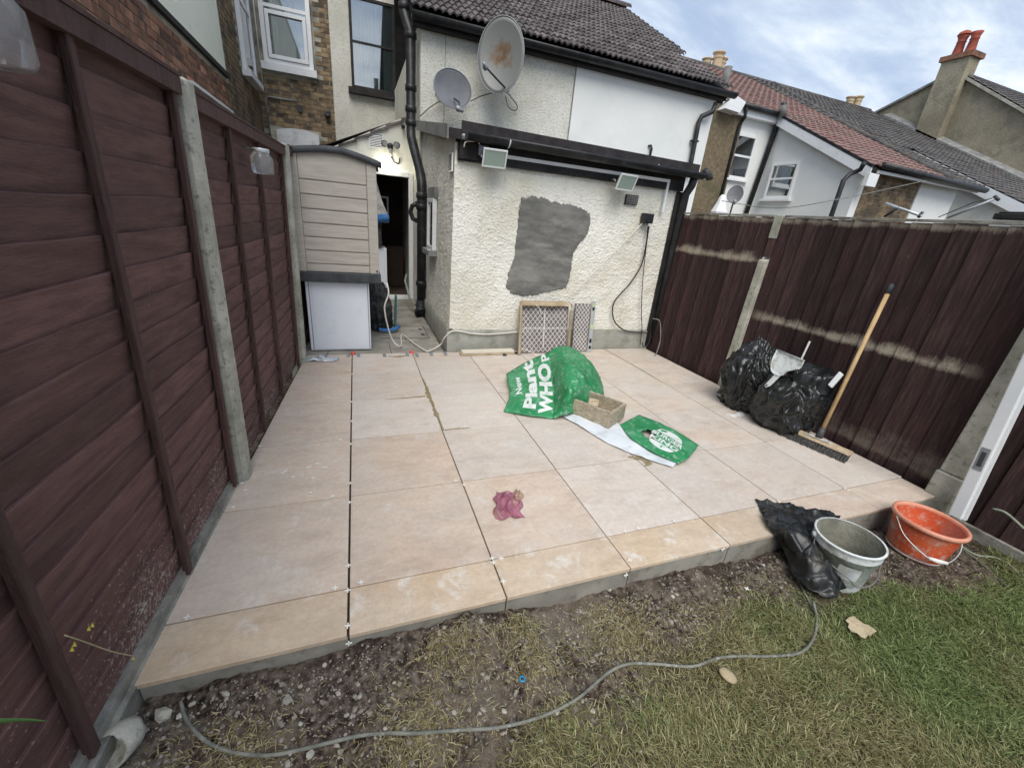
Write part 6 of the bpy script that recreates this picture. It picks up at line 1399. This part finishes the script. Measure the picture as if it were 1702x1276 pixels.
dpn = thing('dustpan', 'pale grey plastic dustpan resting between the two black bin bags', 'dustpan', at(1295, 610, 'x', 3.25))
XD = 3.20
def dp3(px, py, k=0): 
    p = at(px, py, 'x', XD); return p+Vector((.25*(p.z-.45)+k, 0, 0))
o_ = [dp3(1281, 612), dp3(1281, 598), dp3(1286, 581), dp3(1330, 599), dp3(1326, 612), dp3(1306, 617), dp3(1300, 624), dp3(1288, 622)]
bevel(MB().prism(o_, (.010, 0, 0)).build('pan', 'bucket_grey', dpn), .002, 1)
MB().tube([dp3(1286, 581, -.01), dp3(1330, 599, -.01)], .006, 6).build('lip', 'grey_metal', dpn, True)
MB().tube(cat([dp3(1286, 582, -.008), dp3(1281, 600, -.008), dp3(1283, 616, -.008), dp3(1296, 624, -.008), dp3(1305, 617, -.008), dp3(1326, 612, -.008)], 5), .007, 6).build('side_wall', 'bucket_grey', dpn, True)
bevel(MB().prism([dp3(1289, 620, -.006), dp3(1298, 623, -.006), dp3(1284, 641, -.01), dp3(1278, 644, -.01), dp3(1275, 640, -.01)], (.014, 0, 0)).build('handle', 'bucket_grey', dpn), .004, 2)
hh_ = dp3(1279, 640, -.013); MB().lathe([(.008, 0), (0, -.001)], 10, hh_, (1, 0, 0)).build('hanging_hole', 'dark_metal', dpn)
tag(MB().tube([at(1328, 605, 'x', 3.30), at(1346, 567, 'x', 3.34)], .007, 7).build('white_stick', 'paper'), 'thin white stick poking out of the open bin bag', 'stick')
p0, p1 = at(1378, 640, 'x', 3.36), at(1397, 618, 'x', 3.40); d_ = p1-p0
o = bevel(MB().obox(p0, d_, Vector((0, -.030, -.012)), Vector((-.02, 0, .006))).build('trim_offcut', 'upvc'), .003, 1); tag(o, 'short white plastic trim offcut sticking out beside the open bin bag', 'offcut')
crumple('paper_scrap', at(1225, 690, 'z', .002), .085, .03, .02, 14, 'paper', 'torn white printed paper scrap lying in front of the bin bags', 'paper', rag=.5)
# broom
br = thing('broom', 'wide broom with wooden handle standing against the dark fence', 'broom', (3.33, .45, 0))
h0, h1 = Vector((3.262, .69, 0)), Vector((3.375, .235, 0)); bd = (h1-h0); BL = bd.length; bd.normalize(); bs = Vector((bd.y, -bd.x, 0))
if bs.x < 0: bs = -bs
bevel(MB().obox(h0+Vector((0, 0, .052))-bs*.005, bd*BL, bs*.062, Vector((0, 0, .022))+bs*.010).build('head_board', 'wood_raw', br), .004, 2)
mb = MB()
for i in range(24):
    for j in range(4):
        c_ = h0+bd*(BL*(i+.5)/24)+bs*(.008+.014*j)
        for q in range(7):
            a_ = c_+bd*random.uniform(-.006, .006)+bs*random.uniform(-.004, .004); e_ = a_+bd*random.uniform(-.010, .010)-bs*(.030+random.uniform(.0, .022))
            mb.tube([Vector((a_.x, a_.y, .054)), Vector((e_.x, e_.y, .003))], [.0022, .0028], 4, False)
stuff(mb.build('bristles', 'bristle', br))
mb = MB()
bm_c = h0+bd*(BL*.53)+bs*.03+Vector((0, 0, .080))
plate = bevel(MB().obox(bm_c-bd*.085-bs*.024, bd*.17, bs*.03, Vector((0, 0, .006))).build('bracket_plate', 'paper', br), .004, 2)
for s_ in (-.07, .07): MB().lathe([(.010, .002), (.004, .0025), (0, .0025)], 10, bm_c+bd*s_-bs*.009+Vector((0, 0, .005))).build('bolt', 'iron', plate, True)
ht = at(1483, 472, 'x', 3.655); hb = bm_c+Vector((.0, 0, .01)); hd = (ht-hb).normalized()
MB().tube([hb-hd*.005, hb+hd*.075], [.026, .021], 14).build('socket', 'dark_metal', br, True)
MB().tube([hb+hd*.05, hb+(ht-hb)*.945], .0145, 14).build('handle', 'broom_wood', br, True)
cp_ = MB().tube([hb+(ht-hb)*.94, hb+(ht-hb)*.99, ht], [.017, .018, .012], 14).build('end_cap', 'shed_dark', br, True)

# ------------------------------------------------------------------ buckets, black sheet, lawn litter
def wire(path, r, mat, parent, name): return MB().tube(cat(path, 8), r, 6).build(name, mat, parent, True)
bc = thing('bucket', 'white cement splashed builders bucket with grey crust inside', 'bucket', (2.33, -.42, -.12))
c0 = gat(1392, 950); c0 = Vector((2.315, -.425, gz(2.315, -.425)-.005)); tl_ax = Vector((-.03, .02, 1)).normalized()
rb, rt, hh = .112, .142, .255
MB().lathe([(0, .0), (rb*.96, 0), (rb, .008), (rb+(rt-rb)*.8, hh*.80), (rt*.985, hh*.80), (rt*1.0, hh*.82), (rt*.99, hh*.86), (rt*1.0, hh*.88), (rt*.995, hh*.95), (rt*1.03, hh*.97), (rt*1.03, hh), (rt*.97, hh)], 44, c0, tl_ax).build('shell', 'bucket_grey', bc, True)
MB().lathe([(rt*.97, hh), (rt*.94, hh*.95), (rb*.98, hh*.35), (rb*.9, hh*.2), (rb*.5, hh*.17), (0, hh*.18)], 44, c0, tl_ax).build('crusted_inside', 'bucket_inner', bc, True)
l0 = c0+tl_ax*(hh*.87)
hx = Vector((.80, -.60, 0))
wire([l0-hx*rt*1.01, l0-hx*(rt*1.04)+Vector((-.02, -.05, -.06)), l0+Vector((-.09, -.12, -.10))+hx*-.02, l0+hx*.03+Vector((-.10, -.13, -.12)), l0+hx*.10+Vector((-.05, -.09, -.10)), l0+hx*rt*1.02], .0035, 'iron', bc, 'wire_handle')
tg_d = Vector((-.52, -.85, 0)).normalized()
for s_ in (-1, 1): MB().lathe([(0, .012), (.012, .011), (.016, 0)], 10, l0+hx*(s_*rt*1.0), hx*s_).build('handle_lug', 'bucket_grey', bc, True)
lab = [[c0+tl_ax*z_+Vector((math.cos(a_), math.sin(a_), 0))*(rb+(rt-rb)*z_/hh*.99+.002) for z_ in (.09, .17)] for a_ in np.linspace(R(205), R(245), 9)]
MB().grid(lab).build('faded_label', 'bucket_label', bc, True)
ob = thing('bucket', 'orange plastic builders bucket with wire handle and white grip', 'bucket', (3.05, -.40, -.13))
c1 = Vector((3.045, -.405, gz(3.045, -.405)+.002)); rb, rt, hh = .125, .158, .225
MB().lathe([(0, 0), (rb*.95, 0), (rb, .010), (rb*1.04, hh*.2), (rt*.97, hh*.93)], 48, c1, (.02, 0, 1), xdir=(.8, -.6, 0)).build('shell', 'bucket_orange', ob, True)
MB().lathe([(rt*.94, hh*.96), (rb*1.0, hh*.25), (rb*.92, .03), (0, .02)], 48, c1, (.02, 0, 1)).build('inside', 'bucket_orange', ob, True)
MB().lathe([(rt*.965, hh*.88), (rt*1.04, hh*.90), (rt*1.055, hh*.95), (rt*1.04, hh*1.0), (rt*.98, hh*1.01), (rt*.94, hh*.98), (rt*.93, hh*.93)], 48, c1, (.02, 0, 1)).build('rim', 'rim_orange', ob, True)
MB().lathe([(rb*.97, .006), (rb*1.01, .010), (rb*1.01, .022), (rb*.99, .026)], 48, c1, (.02, 0, 1)).build('foot_ring', 'bucket_grey', ob, True)
l1 = c1+Vector((0, 0, hh*.92)); hx = Vector((.86, -.51, 0))
g0, g1 = l1-hx*.055+Vector((-.085, -.14, -.125)), l1+hx*.035+Vector((-.085, -.14, -.135))
wire([l1-hx*rt*1.04, l1-hx*.135+Vector((-.045, -.065, -.07)), g0, g1, l1+hx*.13+Vector((-.05, -.08, -.09)), l1+hx*rt*1.05], .003, 'level', ob, 'wire_handle')
MB().tube([g0, g1], .0095, 10).build('grip', 'spacer', ob, True)
# black polythene sheet over the step and under the bucket
bsx = thing('black_sheet', 'crumpled black polythene sheet hanging over the patio edge by the white bucket', 'plastic sheet', (2.0, -.3, -.1))
G = lambda x_, y_, dz: gat(x_, y_, dz)
S5 = sheet([[Z(1257, 828, .012), Z(1272, 862, .025), Z(1284, 884, .02), Z(1296, 905, -.05), Z(1325, 958, -.06), Z(1362, 988, -.085)],
            [Z(1284, 836, .02), Z(1300, 858, .05), Z(1318, 890, .07), Z(1330, 915, .03), Z(1350, 948, .0), Z(1380, 996, -.09)],
            [Z(1330, 842, .012), Z(1345, 850, .03), Z(1345, 880, .06), Z(1352, 905, .05), Z(1372, 930, .03), Z(1392, 985, -.06)],
            [Z(1396, 858, .010), Z(1392, 862, .015), Z(1380, 876, .0), Z(1385, 900, .01), Z(1392, 928, .0), Z(1398, 975, -.08)]], 12, 12)
S5 = [[p+Vector((.03*(abs(noise.noise(p*13))-.2), .03*(abs(noise.noise(p*11+Vector((4, 0, 0))))-.2), .055*(.5-abs(noise.noise(p*12)))+.03*(.5-abs(noise.noise(p*27)))-.02)) for p in r] for r in S5]
def lift(p):                      # keep the sheet on top of step, soil and bucket wall
    q = p-c0; rad = math.hypot(q.x, q.y); lim = .150
    if rad < lim and p.z < c0.z+.26: p = Vector((c0.x+q.x/max(rad, 1e-3)*lim, c0.y+q.y/max(rad, 1e-3)*lim, p.z))
    if p.y > -.215: p.z = max(p.z, .004)
    else: p.z = max(p.z, gz(p.x, p.y)+.004)
    return p
S5 = [[lift(p) for p in r] for r in S5]
sol(MB().grid(S5).build('sheet', 'sheet_black', bsx, True), .002)
kn = blob('knot', G(1372, 942, .03), (.045, .04, .09), 5, 'sheet_black', None, None, .5, sub_=4); kn.parent = bsx; kn.matrix_parent_inverse = Matrix.Translation(-bsx.location)
# stiff dark strap lying from the step to the lawn
cable('strap_cord', [Z(1300, 880, .02)+Vector((0, 0, 0)), Z(1318, 862, .05), Z(1335, 862, .06), Z(1340, 870, .05)] and [G(1296, 888, .08), G(1300, 905, .03), G(1312, 935, .012), G(1325, 960, .010), G(1340, 990, .008), G(1356, 1020, .008)], .005, 'cable_grey', 'thin grey cord running from the black sheet down to the lawn')
# long cable
pts = [(300, 1165), (312, 1200), (345, 1233), (390, 1250), (450, 1255), (520, 1240), (590, 1222), (640, 1218), (690, 1218), (760, 1213), (830, 1208), (900, 1190), (960, 1160), (1010, 1118), (1045, 1103), (1090, 1103), (1150, 1107), (1190, 1094), (1225, 1090), (1280, 1090), (1330, 1084), (1352, 1060), (1358, 1030), (1352, 1000)]
cable('garden_cable', [G(x_, y_, .012 if x_ < 1000 else .022) for x_, y_ in pts], .0055, 'cable_grey', 'long dirty grey cable snaking across the soil and lawn edge', 6, 8)
cable('garden_hose', [Vector((3.58, -.75, -.02)), Vector((3.53, -.58, .05)), Vector((3.50, -.45, .06)), Vector((3.46, -.36, -.02)), G(1595, 895, .02), G(1560, 895, .02)] if False else [at(1702, 878, 'x', 3.55), at(1672, 852, 'x', 3.55), at(1650, 845, 'x', 3.55)], .007, 'cable_green', 'short green hose end against the fence foot', 5)
cable('garden_hose', [G(1590, 888, .012), G(1620, 890, .012), G(1640, 885, .014), G(1648, 872, .03)], .008, 'cable_green', 'green grey hose curling out from behind the orange bucket', 6)
cable('garden_wire', [G(1585, 898, .012), G(1620, 920, .012), G(1655, 925, .012), G(1680, 940, .012), G(1702, 965, .010)], .005, 'cable_green', 'pale green wire lying across the lawn from the orange bucket', 6)
cable('garden_wire', [G(1590, 905, .010), G(1630, 935, .010), G(1665, 965, .010), G(1702, 998, .010)], .0035, 'cable_grey', 'thinner grey wire beside the pale green wire on the lawn', 6)
p = [G(x_, y_, .030) for x_, y_ in [(1405, 1031), (1411, 1026), (1419, 1024), (1424, 1029), (1436, 1037), (1444, 1039), (1457, 1049), (1450, 1053), (1447, 1057), (1443, 1055), (1438, 1061), (1430, 1058), (1424, 1052), (1414, 1049), (1409, 1042), (1411, 1037)]]
o = MB().prism(p, (0, 0, .003)).build('board_scrap', 'card_pale'); tag(o, 'torn pale brown board scrap lying on the lawn', 'scrap')
oc = G(1210, 1122, .028); o = MB().lathe([(0, .010), (.5, .009), (.85, .006), (1, .001), (.97, -.002), (0, .0)], 24, (0, 0, 0), sx=.024, sy=.034, xdir=(.9, .3, 0)).build('pebble_disc', 'card_pale', None, True, loc=oc); o.rotation_euler = (R(14), 0, R(25))
tag(o, 'pale oval flat pebble lying in the grass beside the cable', 'pebble')
o = MB().lathe([(.010, 0), (.012, .003), (.010, .006), (.007, .006), (.006, .002), (.010, 0)], 14, (0, 0, 0)).build('blue_ring', 'blue', None, True, loc=G(868, 1128, .008)); tag(o, 'tiny blue plastic ring on the dark soil', 'ring')
# concrete lump by the gravel board
lm = thing('concrete_lump', 'hollow broken concrete lump at the foot of the lap fence', 'concrete', gat(205, 1245))
c2 = gat(222, 1232); ax2 = Vector((-.25, -.85, .42)).normalized()
mb = MB().lathe([(.001, .0), (.030, .004), (.046, .03), (.050, .075), (.049, .090), (.044, .094), (.040, .088), (.036, .05), (.0, .03)], 26, c2+Vector((0, .03, .026)), ax2)
mb.v = [tuple(Vector(v)+Vector((1, 1, 1))*.007*fbm(v, 22)) for v in mb.v]; mb.build('pipe_stub', 'concrete', lm, True)
mb = MB(); rock(mb, tuple(c2+Vector((.05, .06, .005))), .026, 77); mb.build('chip', 'concrete', lm)
# weeds on the fence foot
wd = thing('dry_weed_stem', 'thin dry stem with yellow leaf flecks across the fence foot', 'stem', lp_(-.2, .1))
MB().tube(cat([at(107, 1055, 'x', -.58), at(140, 1066, 'x', -.575), at(185, 1082, 'x', -.565), at(222, 1090, 'x', -.555)], 5), .0016, 5).build('stem', 'straw', wd, True)
for px, py in [(152, 1038), (146, 1044), (122, 1070), (118, 1078), (220, 1093)]:
    q = at(px, py, 'x', -.572); MB().add([q+Vector((0, -.006, 0)), q+Vector((.004, 0, -.009)), q+Vector((0, .006, 0)), q+Vector((.004, 0, .009))], [(0, 1, 2, 3)]).build('leaf', 'yellow', wd)
bl = at(0, 1197, 'x', -.54); b2 = at(80, 1198, 'x', -.54)
P = [[bl+(b2-bl)*t_+Vector((0, 0, s_*.007*(1-t_)**.5+.004*math.sin(3*t_))) for s_ in (-1, 0, 1)] for t_ in np.linspace(-.6, 1, 9)]
o = MB().grid(P).build('grass_leaf', 'leaf', None, True); sol(o, .001); tag(o, 'single bright green blade of leaf at the fence foot', 'leaf')
